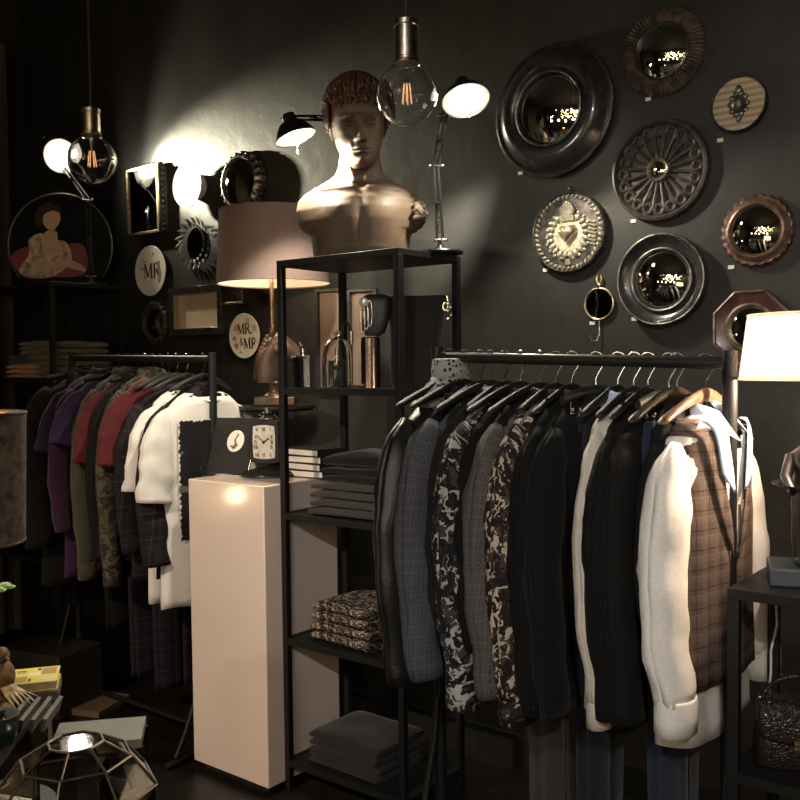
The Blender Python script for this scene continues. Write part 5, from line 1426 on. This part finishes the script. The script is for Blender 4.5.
# ---- black card in a stand and the mantel clock on the plinth
TOPZ = PH + .0005
p = at(228, 478, 2.40); sx = at(214, 478, 2.42)
p = Vector((at(227, 478, 2.42).x, 2.42, TOPZ)); k = kat(p)
t = thing('display_card', 'black card with a white oval swan emblem standing on the white plinth', 'card', p, (0, 0, R(12)))
hh_ = 57 / k; ww = 37 / k / .72
cm = MB(); cm.add([(x + z * .10, y + z * .22, z) for z in (0.006, hh_) for x, y in ((-ww * .5, -.003), (ww * .5, -.003), (ww * .5, .003), (-ww * .5, .003))], [(0, 1, 2, 3), (4, 5, 6, 7), (0, 1, 5, 4), (1, 2, 6, 5), (2, 3, 7, 6), (3, 0, 4, 7)])
cm.build('card_board', mat('black_card', (.012, .012, .012), rough=.45), t)
ed = MB(); ed.tube([(-ww * .5, -.006, .004), (ww * .5, -.006, .004)], .003, 6); ed.tube([(ww * .5, -.004, .005), (ww * .5 + hh_ * .10, hh_ * .22, hh_)], .0017, 6)
ed.build('silver_edge', CHR, t)
def cardp(x, z, off): return (x + z * .10, -.003 - off + z * .22, z)
def cdisc(name, pts, off, m_):
    mb = MB(); n = len(pts); mb.add([cardp(x, z, off) for x, z in pts] + [cardp(x, z, 0) for x, z in pts], [tuple(range(n)), tuple(range(2 * n - 1, n - 1, -1))] + [(j, n + j, n + (j + 1) % n, (j + 1) % n) for j in range(n)]); return mb.build(name, m_, t)
oc = (.012, hh_ * .60)
cdisc('oval_emblem', [(oc[0] + .040 * math.cos(q), oc[1] + .042 * math.sin(q)) for q in [2 * PI * i / 36 for i in range(36)]], .001, PAPER)
sw = MB()
spts = [(oc[0] + x, oc[1] + z) for x, z in ((-.002, .028), (.006, .030), (.010, .024), (.004, .014), (-.002, .006), (.002, -.004), (.008, -.014), (-.004, -.026), (-.020, -.018))]
sw.tube([cardp(x, z, .002) for x, z in spts], [.0012, .0025, .003, .0032, .0036, .005, .008, .007, .002], 8, flat=.4)
sw.build('swan_figure', mat('sepia_brown', (.16, .12, .09), rough=.5), t)
# clock
p = Vector((at(268, 478, 2.50).x, 2.50, TOPZ)); k = kat(p)
t = thing('mantel_clock', 'black mantel clock with a cream square-arched dial on the white plinth', 'clock', p, R(22))
fz0, fz1 = 19 / k, 50 / k; cw = 13.2 / k
MB().lathe([(0, 0), (.112, 0), (.112, .008), (.098, .020), (.055, .028), (.045, .036), (0, .036)], 48, sy=.72).build('oval_base', RUB, t)
def arch(w_, z0, z1, bul=.12, n=10):
    pts = [(-w_, z0)]
    pts += [(-w_ + 2 * w_ * i / n, z0 - bul * w_ * math.sin(PI * i / n)) for i in range(1, n)] + [(w_, z0)]
    pts += [(w_ * (1 + bul * .5 * math.sin(PI * i / n)), z0 + (z1 - z0) * i / n) for i in range(1, n)] + [(w_, z1)]
    pts += [(w_ - 2 * w_ * i / n, z1 + bul * w_ * math.sin(PI * i / n)) for i in range(1, n)] + [(-w_, z1)]
    pts += [(-w_ * (1 + bul * .5 * math.sin(PI * i / n)), z1 - (z1 - z0) * i / n) for i in range(1, n)]
    return pts
MB().prism(arch(cw * 1.15, fz0 - .018, fz1 + .022), -.030, .030).build('case', RUB, t, bevel=.003)
MB().prism(arch(cw * .86, fz0, fz1), .0295, .0325).build('dial', mat('cream_clock_dial', (.66, .62, .54), rough=.45, noise_amt=.12, scale=40), t)
nm = MB(); ccz = (fz0 + fz1) / 2
for i, tx in enumerate(('XII', 'I', 'II', 'III', 'IV', 'V', 'VI', 'VII', 'VIII', 'IX', 'X', 'XI')):
    a = PI / 2 - 2 * PI * i / 12; h_ = .014; wd = {'I': .28, 'V': .55, 'X': .52}; tw = sum(wd[c] for c in tx) * h_
    s_ = max(abs(math.cos(a)) / (cw * .66), abs(math.sin(a)) / ((fz1 - fz0) * .41)); cx_, cz_ = math.cos(a) / s_, math.sin(a) / s_
    nm = MB(); letters(nm, tx, cx_ - tw / 2, ccz + cz_ - h_ / 2, h_, .0325, .0332); nm.build('numeral', INK, t)
hd_ = MB(); stroke_mb(hd_, [(0, ccz), (-cw * .58, ccz + .026)], .004, .034, .035); stroke_mb(hd_, [(0, ccz), (cw * .42, ccz + .014)], .0055, .0342, .0352); hd_.lathe([(0, .034), (.006, .034), (.006, .036), (0, .037)], 14, 'y', (0, 0, ccz))
hd_.build('clock_hands', INK, t)
fz = fz1 + .028
cr_ = MB(); cr_.lathe([(.035, fz - .006), (.038, fz), (.020, fz + .008), (.012, fz + .016), (.020, fz + .022), (.010, fz + .032), (.004, fz + .044), (0, fz + .046)], 20)
for s in (-1, 1): cr_.tube([(s * .012, 0, fz + .004), (s * .034, 0, fz + .014), (s * .044, 0, fz + .004), (s * .036, 0, fz - .006)], .004, 8)
cr_.build('crest', RUB, t)
# boxed books beside the clock
yb_ = 2.60
bx_ = Vector((at(316, 470, 2.60).x, 2.60, TOPZ))
for i in range(4):
    w_ = .20; d_ = .15
    t = thing('boxed_book', 'black-covered book with white page edges, %s in the stack behind the bust shelf post' % ('lowest', 'second', 'third', 'topmost')[i], 'book', (PX1 - .075 + [0, .006, -.004, .002][i], 2.615, TOPZ + i * .0275), R([4, -3, 2, -5][i]), 'books stacked on the plinth')
    MB().bbox((-w_ / 2, -d_ / 2, .003), (w_ / 2 - .004, d_ / 2, .024)).build('pages', PAPER, t)
    c = MB(); c.bbox((-w_ / 2 - .001, -d_ / 2 - .003, 0), (w_ / 2, d_ / 2 + .003, .003)); c.bbox((-w_ / 2 - .001, -d_ / 2 - .003, .024), (w_ / 2, d_ / 2 + .003, .027)); c.bbox((w_ / 2 - .004, -d_ / 2 - .003, 0), (w_ / 2, d_ / 2 + .003, .027))
    c.build('cover', mat('black_book_cover', (.015, .015, .016), rough=.4), t)

# ================================================================== right shelf: crocodile bag and cable
CRC = mat('black_crocodile', (.020, .014, .012), rough=.22, coat=.4)
def croc():
    m, N, L, b = nt('black_crocodile_leather'); tc = N.new('ShaderNodeTexCoord')
    vo = N.new('ShaderNodeTexVoronoi'); vo.feature = 'DISTANCE_TO_EDGE'; vo.inputs['Scale'].default_value = 130; L.new(tc.outputs['Object'], vo.inputs['Vector'])
    bp = N.new('ShaderNodeBump'); bp.inputs['Strength'].default_value = 1; bp.inputs['Distance'].default_value = .004; L.new(vo.outputs['Distance'], bp.inputs['Height']); L.new(bp.outputs[0], b.inputs['Normal'])
    b.inputs['Base Color'].default_value = (.022, .016, .014, 1); b.inputs['Roughness'].default_value = .25; return m
CRC = croc()
bz = QSZ + .0005; bpv = Vector((at(800, 740, 2.10).x, 2.10, bz)); k = kat(bpv)
t = thing('handbag', 'black crocodile-embossed handbag with a gold clasp on the right lower shelf', 'handbag', bpv, R(25))
H_ = 66 / k; W_ = 44 / k
b = MB(); b.loft([[(a * W_ * math.copysign(abs(math.cos(q)) ** .5, math.cos(q)), b_ * .055 * math.copysign(abs(math.sin(q)) ** .6, math.sin(q)), z * H_) for q in [2 * PI * j / 40 for j in range(40)]] for a, b_, z in ((.95, .9, 0), (1.0, 1.0, .05), (.99, 1.02, .4), (.94, .95, .75), (.88, .75, .95), (.80, .5, 1.0))])
b.build('bag_body', CRC, t, smooth=50)
f_ = MB(); f_.loft([[(x * W_, -(.058 - .006 * (1 - q)) - .006 * math.sin(q * PI), H_ * (1.0 - q * (.60 - .14 * abs(x) ** 3))) for x in [-.93 + 1.86 * i / 20 for i in range(21)]] for q in [j / 10 for j in range(11)]], closed=False, cap=False)
f_.build('front_flap', CRC, t, solid=.004, smooth=50)
c_ = MB(); c_.box((0, -.066, H_ * .46), (.045, .008, .010)); c_.box((0, -.066, H_ * .38), (.045, .008, .008)); c_.sph((0, -.070, H_ * .42), (.008, .006, .014), 10, 8); c_.build('gold_clasp', GOLD, t)
h_ = MB(); h_.tube([(W_ * .82 * math.cos(q), -.01, H_ * .92 + .060 * math.sin(q)) for q in [PI * i / 20 for i in range(21)]], .0055, 8); h_.build('handle', CRC, t)
for s in (-1, 1): MB().tube([(s * W_ * .82 + .010 * math.cos(q), -.01, H_ * .92 + .010 * math.sin(q)) for q in [2 * PI * i / 14 for i in range(14)]], .0022, 6, loop=True).build('ring', CHR, t)
cy = 2.235
pts = [at(776, 604, cy), at(777, 625, cy), at(771, 650, cy), at(771, 672, cy), at(768, 700, cy)]
pts = [Vector((q.x, cy, q.z)) for q in pts]; pts[0].z = min(pts[0].z, QH - .024)
pts.append(Vector((pts[-1].x + .01, cy, QSZ + .006)))
o = MB().tube(pts, .0028, 8).build('lamp_cable', mat('white_cable', (.7, .68, .64), rough=.4)); tag(o, 'thin white cable hanging behind the crocodile handbag', 'cable')

# ================================================================== left foreground
GRYB = mat('grey_board', (.045, .043, .038), rough=.6, noise_amt=.1)
DK = mat('dark_stained_table', (.035, .030, .026), rough=.4, noise_amt=.3, scale=9)
# display table
ya = atz(30, 705, .76)
def table(name, label, x0, x1, y0, y1, H_, topm, legm, th=.03, leg=.04):
    t = thing(name, label, 'table', ((x0 + x1) / 2, (y0 + y1) / 2, 0)); a, b_ = (x1 - x0) / 2, (y1 - y0) / 2
    MB().bbox((-a, -b_, H_ - th), (a, b_, H_)).build('table_top', topm, t, bevel=.002)
    for sx_ in (-1, 1):
        for sy_ in (-1, 1): MB().bbox((sx_ * (a - leg) - leg * .5, sy_ * (b_ - leg) - leg * .5, 0), (sx_ * (a - leg) + leg * .5, sy_ * (b_ - leg) + leg * .5, H_ - th)).build('leg', legm, t)
    return t
A_ = atz(57, 668, .80)
TX1, TY1 = A_.x + .02, A_.y + .05
print('TABLE', A_, 'cork', c0)
tb_ = table('display_table', 'grey-topped display table at the lower left carrying the yellow book', -.30, .30, -.40, .40, .775, GRYB, DK)
A_ = atz(61, 674, .775); B_ = atz(6, 745, .775); dd = (A_ - B_).normalized(); nx = Vector((dd.y, -dd.x, 0)); TROT = math.atan2(dd.y, dd.x) - PI / 2
tb_.location = A_ - dd * .40 - nx * .30; tb_.location.z = 0; tb_.rotation_euler = (0, 0, TROT)
# grey low stool table
cr_l, cr_r = atz(63, 720, .70), atz(147, 717, .70); fr = atz(128, 739, .70)
SX1 = cr_r.x; SX0 = cr_l.x + .0; 
P_ = [atz(60, 723, .70), atz(146, 716, .70), atz(141, 739, .70)]; P_.append(P_[0] + P_[2] - P_[1]); cc_ = (P_[0] + P_[2]) / 2
t = thing('side_table', 'small grey square-topped side table behind the glass terrarium', 'table', (cc_.x, cc_.y, 0))
MB().prism([(q.x - cc_.x, q.y - cc_.y) for q in P_], .68, .70, 'xy').build('table_top', mat('pale_grey_board', (.22, .22, .19), rough=.5), t)
for q in P_:
    v = (q - cc_) * .85; MB().bbox((v.x - .015, v.y - .015, 0), (v.x + .015, v.y + .015, .68)).build('leg', DK, t)
# yellow book
def book(label, p, w_, d_, h_, m_, rot, cover_blocks=None):
    t = thing('book', label, 'book', p, rot)
    MB().bbox((-w_ / 2 + .003, -d_ / 2 + .003, .003), (w_ / 2 - .003, d_ / 2 - .003, h_ - .003)).build('pages', mat('grey_pink_pages', (.40, .33, .28), rough=.7), t)
    c = MB(); c.bbox((-w_ / 2, -d_ / 2, h_ - .003), (w_ / 2, d_ / 2, h_)); c.bbox((-w_ / 2, -d_ / 2, 0), (w_ / 2, d_ / 2, .003)); c.bbox((-w_ / 2, -d_ / 2, 0), (-w_ / 2 + .003, d_ / 2, h_)); c.build('cover', m_, t)
    if cover_blocks:
        for m2, rects in cover_blocks:
            for x, y, a, c_ in rects: MB().box((x * w_, y * d_, h_ + .0003), (a * w_, c_ * d_, .0006)).build('cover_print', m2, t)
    return t
BY = mat('yellow_cover', (.80, .66, .10), rough=.35); BO = mat('ochre_print', (.42, .25, .05), rough=.4); BD = mat('black_print', (.05, .04, .03), rough=.4); BWH = mat('cream_print', (.8, .75, .5), rough=.4)
bp_ = atz(22, 677, .82); e_ = atz(50, 684, .82) - atz(10, 688, .82); BROT = math.atan2(e_.y, e_.x)
book('magazine with a bright yellow cover and dark picture blocks on the left table', (bp_.x, bp_.y, .8), .165, .115, .022, BY, BROT,
     [(BD, [(-.38, .3, .12, .08), (-.38, -.1, .10, .08), (-.20, .05, .05, .8), (.12, -.32, .04, .2), (.22, .36, .05, .12), (-.02, .30, .14, .04), (-.02, .20, .12, .03)]), (BO, [(.36, .22, .20, .40), (-.02, -.25, .20, .34), (-.38, .1, .12, .14)]), (BWH, [(.16, .05, .16, .22), (-.04, .12, .14, .06), (.34, -.28, .2, .16)])])
sx_, sy_ = bp_.x, bp_.y
o = MB().bbox((-.09, -.065, 0), (.085, .06, .024)).build('grey_box', mat('grey_book_board', (.10, .085, .075), rough=.6), bevel=.002); o.location = (sx_, sy_, .7755); o.rotation_euler = (0, 0, BROT); tag(o, 'flat grey box underneath the yellow magazine', 'box')
# leaning grey folders
pf = atz(40, 720, .776); pf0 = Vector((pf.x, pf.y, .7755)) - nx * .05
for i in range(4):
    t = thing('folder', 'dark grey folder standing upright on the left table, %s of four' % ('frontmost', 'second', 'third', 'rearmost')[i], 'folder', tuple(pf0 + nx * (.024 * i)), (0, R(14), TROT), 'grey folders on the left table')
    MB().bbox((-.004, -.070, 0), (.004, .070, .026)).build('folder_board', mat('grey_folder', (.09, .085, .075), rough=.5), t)
    MB().bbox((-.0045, -.071, .024), (.0045, .071, .029)).build('pale_edge', mat('pale_grey_edge', (.10, .096, .084), rough=.5), t)
# green vase
pv = atz(4, 748, .776)
t = thing('green_vase', 'round dark green glass vase at the left edge of the view', 'vase', (pv.x - .015, pv.y, .7755)); t.scale = (.5, .5, .5)
MB().lathe([(0, 0), (.035, 0), (.055, .02), (.068, .055), (.062, .09), (.035, .115), (.024, .13), (.030, .145), (.026, .145), (.020, .13), (.030, .11), (.05, .085), (.0, .03)], 40).build('vase_body', mat('dark_green_glaze', (.003, .018, .012), rough=.3, coat=.5), t, smooth=60)
# feather bundle ornament
t = thing('feather_ornament', 'brown and cream feathered bird ornament beside the yellow magazine', 'ornament', (atz(4, 700, .80).x - .01, atz(4, 700, .80).y, .7755), R(10)); t.scale = (.75, .75, .75)
fe = MB(); fe.sph((0, 0, .10), (.035, .045, .055), 18, 12); fe.sph((.006, 0, .168), (.022, .024, .026), 14, 10); fe.tube([(.02, 0, .165), (.045, 0, .158)], [.008, .001], 8)
fe.lathe([(0, 0), (.03, 0), (.03, .01), (.01, .02), (.008, .06), (0, .06)], 20); fe.build('bird_body', mat('brown_feathers', (.16, .085, .04), rough=.6, noise_amt=.7, scale=50), t)
tf = MB()
for i in range(16):
    a = -.5 + i / 15; tf.tube([(.015, a * .03, .085), (.06, a * .06, .070 - abs(a) * .02), (.105, a * .09, .045 - .01 * (i % 3))], [.005, .004, .001], 5, flat=.4)
tf.build('tail_feathers', mat('cream_brown_feather', (.38, .26, .14), rough=.5, noise_amt=.5, scale=60), t)
# succulent leaf
pg = atd(0, 590, 1.9)
t = thing('potted_succulent', 'succulent with a round bright green leaf at the left edge', 'plant', (pg.x - .03, pg.y, .7755))
MB().lathe([(0, 0), (.035, 0), (.045, .06), (.040, .06), (0, .05)], 24).build('pot', mat('black_pot', (.03, .03, .03), rough=.4), t)
MB().tube([(0, 0, .05), (.004, 0, .15), (0, 0, pg.z - .7755)], .004, 8).build('stem', mat('green_stem', (.10, .20, .05), rough=.5), t)
lf = MB(); h0 = pg.z - .7755
for i in range(7):
    a = 2 * PI * i / 7; lf.sph((.022 * math.cos(a), .022 * math.sin(a), h0), (.024, .014, .006), 12, 8, (0, 0, a))
lf.sph((0, 0, h0 + .003), (.02, .02, .008), 14, 8); lf.build('leaf_rosette', mat('bright_green_leaf', (.22, .42, .08), rough=.35), t, smooth=60)
# geometric terrarium
pt = atd(78, 822, 1.12)
k = F / 1.12; rT = 80 / k
t = thing('glass_terrarium', 'faceted glass terrarium dome with brass and silver edges in the lower left foreground', 'terrarium', (pt.x, pt.y, pt.z), R(20))
rows = []
for ph, q in ((R(74), 5), (R(52), 5), (R(24), 10), (R(-8), 10), (R(-38), 10)): pass
top = [Vector((rT * .34 * math.cos(2 * PI * (i + .5) / 8), rT * .34 * math.sin(2 * PI * (i + .5) / 8), rT * 1.02)) for i in range(8)]
r2 = [Vector((rT * .68 * math.cos(2 * PI * (i + .5) / 8), rT * .68 * math.sin(2 * PI * (i + .5) / 8), rT * .82)) for i in range(8)]
r3 = [Vector((rT * .98 * math.cos(2 * PI * (i + .5) / 8), rT * .98 * math.sin(2 * PI * (i + .5) / 8), rT * .44)) for i in range(8)]
r4 = [Vector((rT * .98 * math.cos(2 * PI * (i + .5) / 8), rT * .98 * math.sin(2 * PI * (i + .5) / 8), -rT * .30)) for i in range(8)]
r5 = [Vector((rT * .66 * math.cos(2 * PI * (i + .5) / 8), rT * .66 * math.sin(2 * PI * (i + .5) / 8), -rT * .62)) for i in range(8)]
eg = MB(); V = lambda l, i: l[i % 8]
for i in range(8):
    eg.tube([top[i], V(top, i + 1)], .0017, 6); eg.tube([top[i], r2[i]], .0017, 6)
    eg.tube([r2[i], V(r2, i + 1)], .0017, 6); eg.tube([r2[i], r3[i]], .0017, 6); eg.tube([r3[i], V(r3, i + 1)], .0017, 6); eg.tube([r3[i], r4[i]], .0017, 6); eg.tube([r4[i], V(r4, i + 1)], .0017, 6); eg.tube([r4[i], r5[i]], .0017, 6); eg.tube([r5[i], V(r5, i + 1)], .0017, 6)
eg.build('metal_edges', mat('tarnished_brass_edge', (.09, .075, .06), rough=.42, metal=.9, noise_amt=.3, scale=30), t)
gm = MB(); vs_ = top + r2 + r3 + r4 + r5; fs = [tuple(range(8))]
for i in range(8):
    j = (i + 1) % 8; fs += [(i, j, 8 + j, 8 + i), (8 + i, 8 + j, 16 + j, 16 + i), (16 + i, 16 + j, 24 + j, 24 + i), (24 + i, 24 + j, 32 + j, 32 + i)]
gm.add([v * .995 for v in vs_], fs)
def thin_glass():
    m, N, L, b = nt('thin_pane_glass'); N.remove(b)
    tr = N.new('ShaderNodeBsdfTransparent'); tr.inputs[0].default_value = (.86, .86, .82, 1); gl_ = N.new('ShaderNodeBsdfGlossy'); gl_.inputs['Roughness'].default_value = .03
    fr_ = N.new('ShaderNodeFresnel'); fr_.inputs[0].default_value = 1.5; mx = N.new('ShaderNodeMixShader')
    L.new(nodemath(N, L, 'MULTIPLY', fr_.outputs[0], 1.6), mx.inputs[0]); L.new(tr.outputs[0], mx.inputs[1]); L.new(gl_.outputs[0], mx.inputs[2]); L.new(mx.outputs[0], N['Material Output'].inputs[0]); return m
gm.build('glass_panes', thin_glass(), t, smooth=0)
MB().lathe([(0, -rT * .60), (rT * .60, -rT * .60), (rT * .58, -rT * .52), (0, -rT * .45)], 24).build('moss_bed', mat('brown_moss', (.10, .07, .035), rough=.9, noise_amt=.6, scale=60, bump=1), t)
# stand for the terrarium
zT = pt.z - rT * .62 - .003
t = thing('foreground_table', 'small dark round table under the glass terrarium', 'table', (pt.x, pt.y, 0))
MB().lathe([(0, zT - .02), (.16, zT - .02), (.16, zT), (0, zT)], 40).build('table_top', DK, t); MB().lathe([(.02, .02), (.02, zT - .02)], 16).build('column', DK, t); MB().lathe([(0, 0), (.14, 0), (.14, .015), (.03, .03), (0, .03)], 32).build('foot', DK, t)
# the cork lamp stands on a slim table of its own
t = thing('foreground_table', 'slim dark table under the cork lampshade at the left edge', 'table', (c0.x, c0.y, 0))
MB().lathe([(0, .775), (.13, .775), (.13, .799), (0, .799)], 40).build('table_top', DK, t); MB().lathe([(.02, .02), (.02, .775)], 16).build('column', DK, t); MB().lathe([(0, 0), (.12, 0), (.12, .015), (.03, .03), (0, .03)], 32).build('foot', DK, t)
# boxes and papers on the floor under the left rail
q = atz(30, 650, .28)
o = MB().bbox((-.19, -.13, 0), (.19, .13, .28)).build('storage_box', mat('grey_brown_box', (.018, .016, .014), rough=.7), bevel=.004); o.location = (q.x, q.y + .1, 0); o.rotation_euler = (0, 0, R(12)); tag(o, 'dark grey-brown storage box on the floor under the left rail', 'box')
q = atz(85, 680, .12)
o = MB().bbox((-.16, -.12, 0), (.16, .12, .03)).build('cardboard_box', mat('brown_cardboard', (.16, .10, .06), rough=.8), bevel=.003); o.location = (q.x, q.y, 0); o.rotation_euler = (0, 0, R(20)); tag(o, 'brown cardboard box on the floor behind the tartan trousers', 'box')
# ================================================================== lights of the shop
def spot(name, loc, target, power, col=(1, .80, .58), size=60, blend=.6, rad=.03):
    l = bpy.data.lights.new(name, 'SPOT'); l.energy = power; l.color = col; l.spot_size = R(size); l.spot_blend = blend; l.shadow_soft_size = rad
    o = bpy.data.objects.new(name, l); C.objects.link(o); o.location = loc
    o.rotation_euler = (Vector(target) - Vector(loc)).to_track_quat('-Z', 'Y').to_euler(); return o
def point(name, loc, power, col=(1, .78, .52), rad=.03):
    l = bpy.data.lights.new(name, 'POINT'); l.energy = power; l.color = col; l.shadow_soft_size = rad
    o = bpy.data.objects.new(name, l); C.objects.link(o); o.location = loc; return o
DAY = (1, .90, .70)
spot('right_desk_lamp_light', RH + RD.normalized() * .04, RH + RD, 38, DAY, 150, .25, .03)
spot('left_desk_lamp_light', LH_ + LD.normalized() * .04, LH_ + LD, 62, DAY, 150, .25, .03)
spot('far_desk_lamp_light', FH + FD.normalized() * .04, at(206, 165, WALL), 300, (1, .92, .66), 50, .95, .03)
spot('far_desk_lamp_spill', FH + FD.normalized() * .04, FH + FD, 30, (1, .93, .72), 150, .4, .03)
point('horse_lamp_light', HLP, 5, (1, .70, .45), .03)
point('statuette_lamp_light', SLP, 30, (1, .74, .50), .03)
point('cork_lamp_light', CLP, 1.5, (1, .70, .40), .03)

# ceiling track with spotlights over the middle of the shop, behind the viewer
def track(label, x0, y0, x1, y1, z):
    a = Vector((x0, y0, z)); b = Vector((x1, y1, z))
    t = thing('light_track', label, 'track light', (x0, y0, z))
    MB().tube([(0, 0, 0), tuple(b - a)], .016, 6).build('rail', BLK, t)
    MB().cyl((0, 0, 0), (0, 0, HT - z), .006).build('drop_rod', BLK, t); q = b - a; MB().cyl(q, q + Vector((0, 0, HT - z)), .006).build('drop_rod', BLK, t)
    return t
track('black ceiling track with spotlights behind the viewer', -2.4, -1.3, 1.6, -1.3, 3.05)
def spot_fix(px, py, target, power, col=(1, .80, .60), size=45, blend=.7):
    loc = Vector((px, py, 2.93)); d = (Vector(target) - loc).normalized()
    t = thing('track_spotlight', 'small black spotlight on the ceiling track', 'spotlight', loc, 0, 'spotlights on the ceiling track')
    m_ = d.to_track_quat('Z', 'Y').to_matrix().to_4x4()
    s = MB(); s.m = m_; s.lathe([(0, -.10), (.035, -.10), (.040, -.08), (.042, .03), (.038, .03), (.034, -.02), (0, -.02)], 24); s.build('housing', BLK, t)
    MB().cyl((0, 0, .0), (0, 0, .12), .007).build('bracket', BLK, t)
    l = MB(); l.m = m_; l.lathe([(0, 0), (.033, 0), (.033, .004), (0, .004)], 24); l.build('lens', mat('lit_spot_lens', (1, 1, 1), emit=(1, .82, .6), es=30), t)
    spot('track_spot_beam', loc + d * .04, target, power, col, size, blend, .035)
spot_fix(-2.1, -1.3, (-2.75, 2.3, .75), 370, size=32)
spot_fix(-.2, -1.3, (-1.0, 2.2, 1.3), 100, (.80, .90, 1), size=54)
spot_fix(1.2, -1.3, (-.60, 2.0, 1.1), 135, (1, .90, .80), size=40)

# warm globe lamp on a black pillar beyond the left edge; its glint shows in the lacquer of the plinth
Pp = at(236, 495, PY0); dd_ = Pp - EYEV; tt_ = (PY0 - .78) / dd_.y; GP = Pp + Vector((dd_.x * tt_, -dd_.y * tt_, dd_.z * tt_))
t = thing('globe_lamp', 'warm round globe lamp on a black pillar beyond the left edge', 'lamp', (GP.x, GP.y, 0))
MB().lathe([(0, 0), (.14, 0), (.14, .02), (.04, .04), (.03, GP.z - .07), (.04, GP.z - .05), (0, GP.z - .05)], 32).build('pillar', BLK, t)
MB().sph((0, 0, GP.z), .05, 24, 16).build('globe', mat('lit_opal_globe', (1, .95, .85), emit=(1, .66, .34), es=60), t)
# small glowing bulbs added behind the viewer, only to sparkle in the convex mirrors
rn2 = random.Random(11)
gl = mat('lit_reflection_bulb', (1, .9, .7), emit=(1, .70, .36), es=40)
for k in range(110):
    x = rn2.uniform(-1.5, 2.0); y = rn2.uniform(-3.0, -.6); z = rn2.uniform(1.9, 2.8)
    o = MB().sph((0, 0, 0), .024, 10, 8).build('reflection_bulb', gl); o.location = (x, y, z)
    tag(o, 'small glowing bulb added behind the viewer for the mirror reflections', 'bulb', 'bulbs added behind the viewer for the mirrors')
    o2 = MB().cyl((0, 0, .016), (0, 0, HT - z), .0015, n=4).build('bulb_cord', RUB, o)
for (x, y, z, w_, h_) in ((1.7, RY0 + .04, 1.0, .4, .6), (.6, RY0 + .04, 1.2, .5, .35), (-.8, RY0 + .04, 1.1, .35, .5), (1.1, RY0 + .04, 1.8, .4, .2), (-.2, RY0 + .04, 1.7, .3, .3), (-2.0, RY0 + .04, 1.3, .4, .4), (-3.4, RY0 + .04, 1.4, .5, .4)):  # unseen light boxes, added to put pale glints into the mirrors
    t = thing('added_lightbox', 'glowing white display box on the wall behind the viewer', 'light box', (x, y, z), 0, 'light boxes behind the viewer')
    MB().bbox((-w_ / 2 - .02, -.04, -h_ / 2 - .02), (w_ / 2 + .02, .02, h_ / 2 + .02)).build('casing', BLK, t)
    MB().bbox((-w_ / 2, .02, -h_ / 2), (w_ / 2, .025, h_ / 2)).build('lit_panel', mat('lit_panel', (1, 1, 1), emit=(1, .86, .66), es=6.0), t)
w = bpy.data.worlds.new('world'); bpy.context.scene.world = w; w.use_nodes = True
w.node_tree.nodes['Background'].inputs[0].default_value = (.05, .06, .08, 1)
w.node_tree.nodes['Background'].inputs[1].default_value = .2
vs = bpy.context.scene.view_settings
vs.view_transform = 'Standard'; vs.look = 'None'; vs.exposure = 0; vs.gamma = 1; vs.use_curve_mapping = False
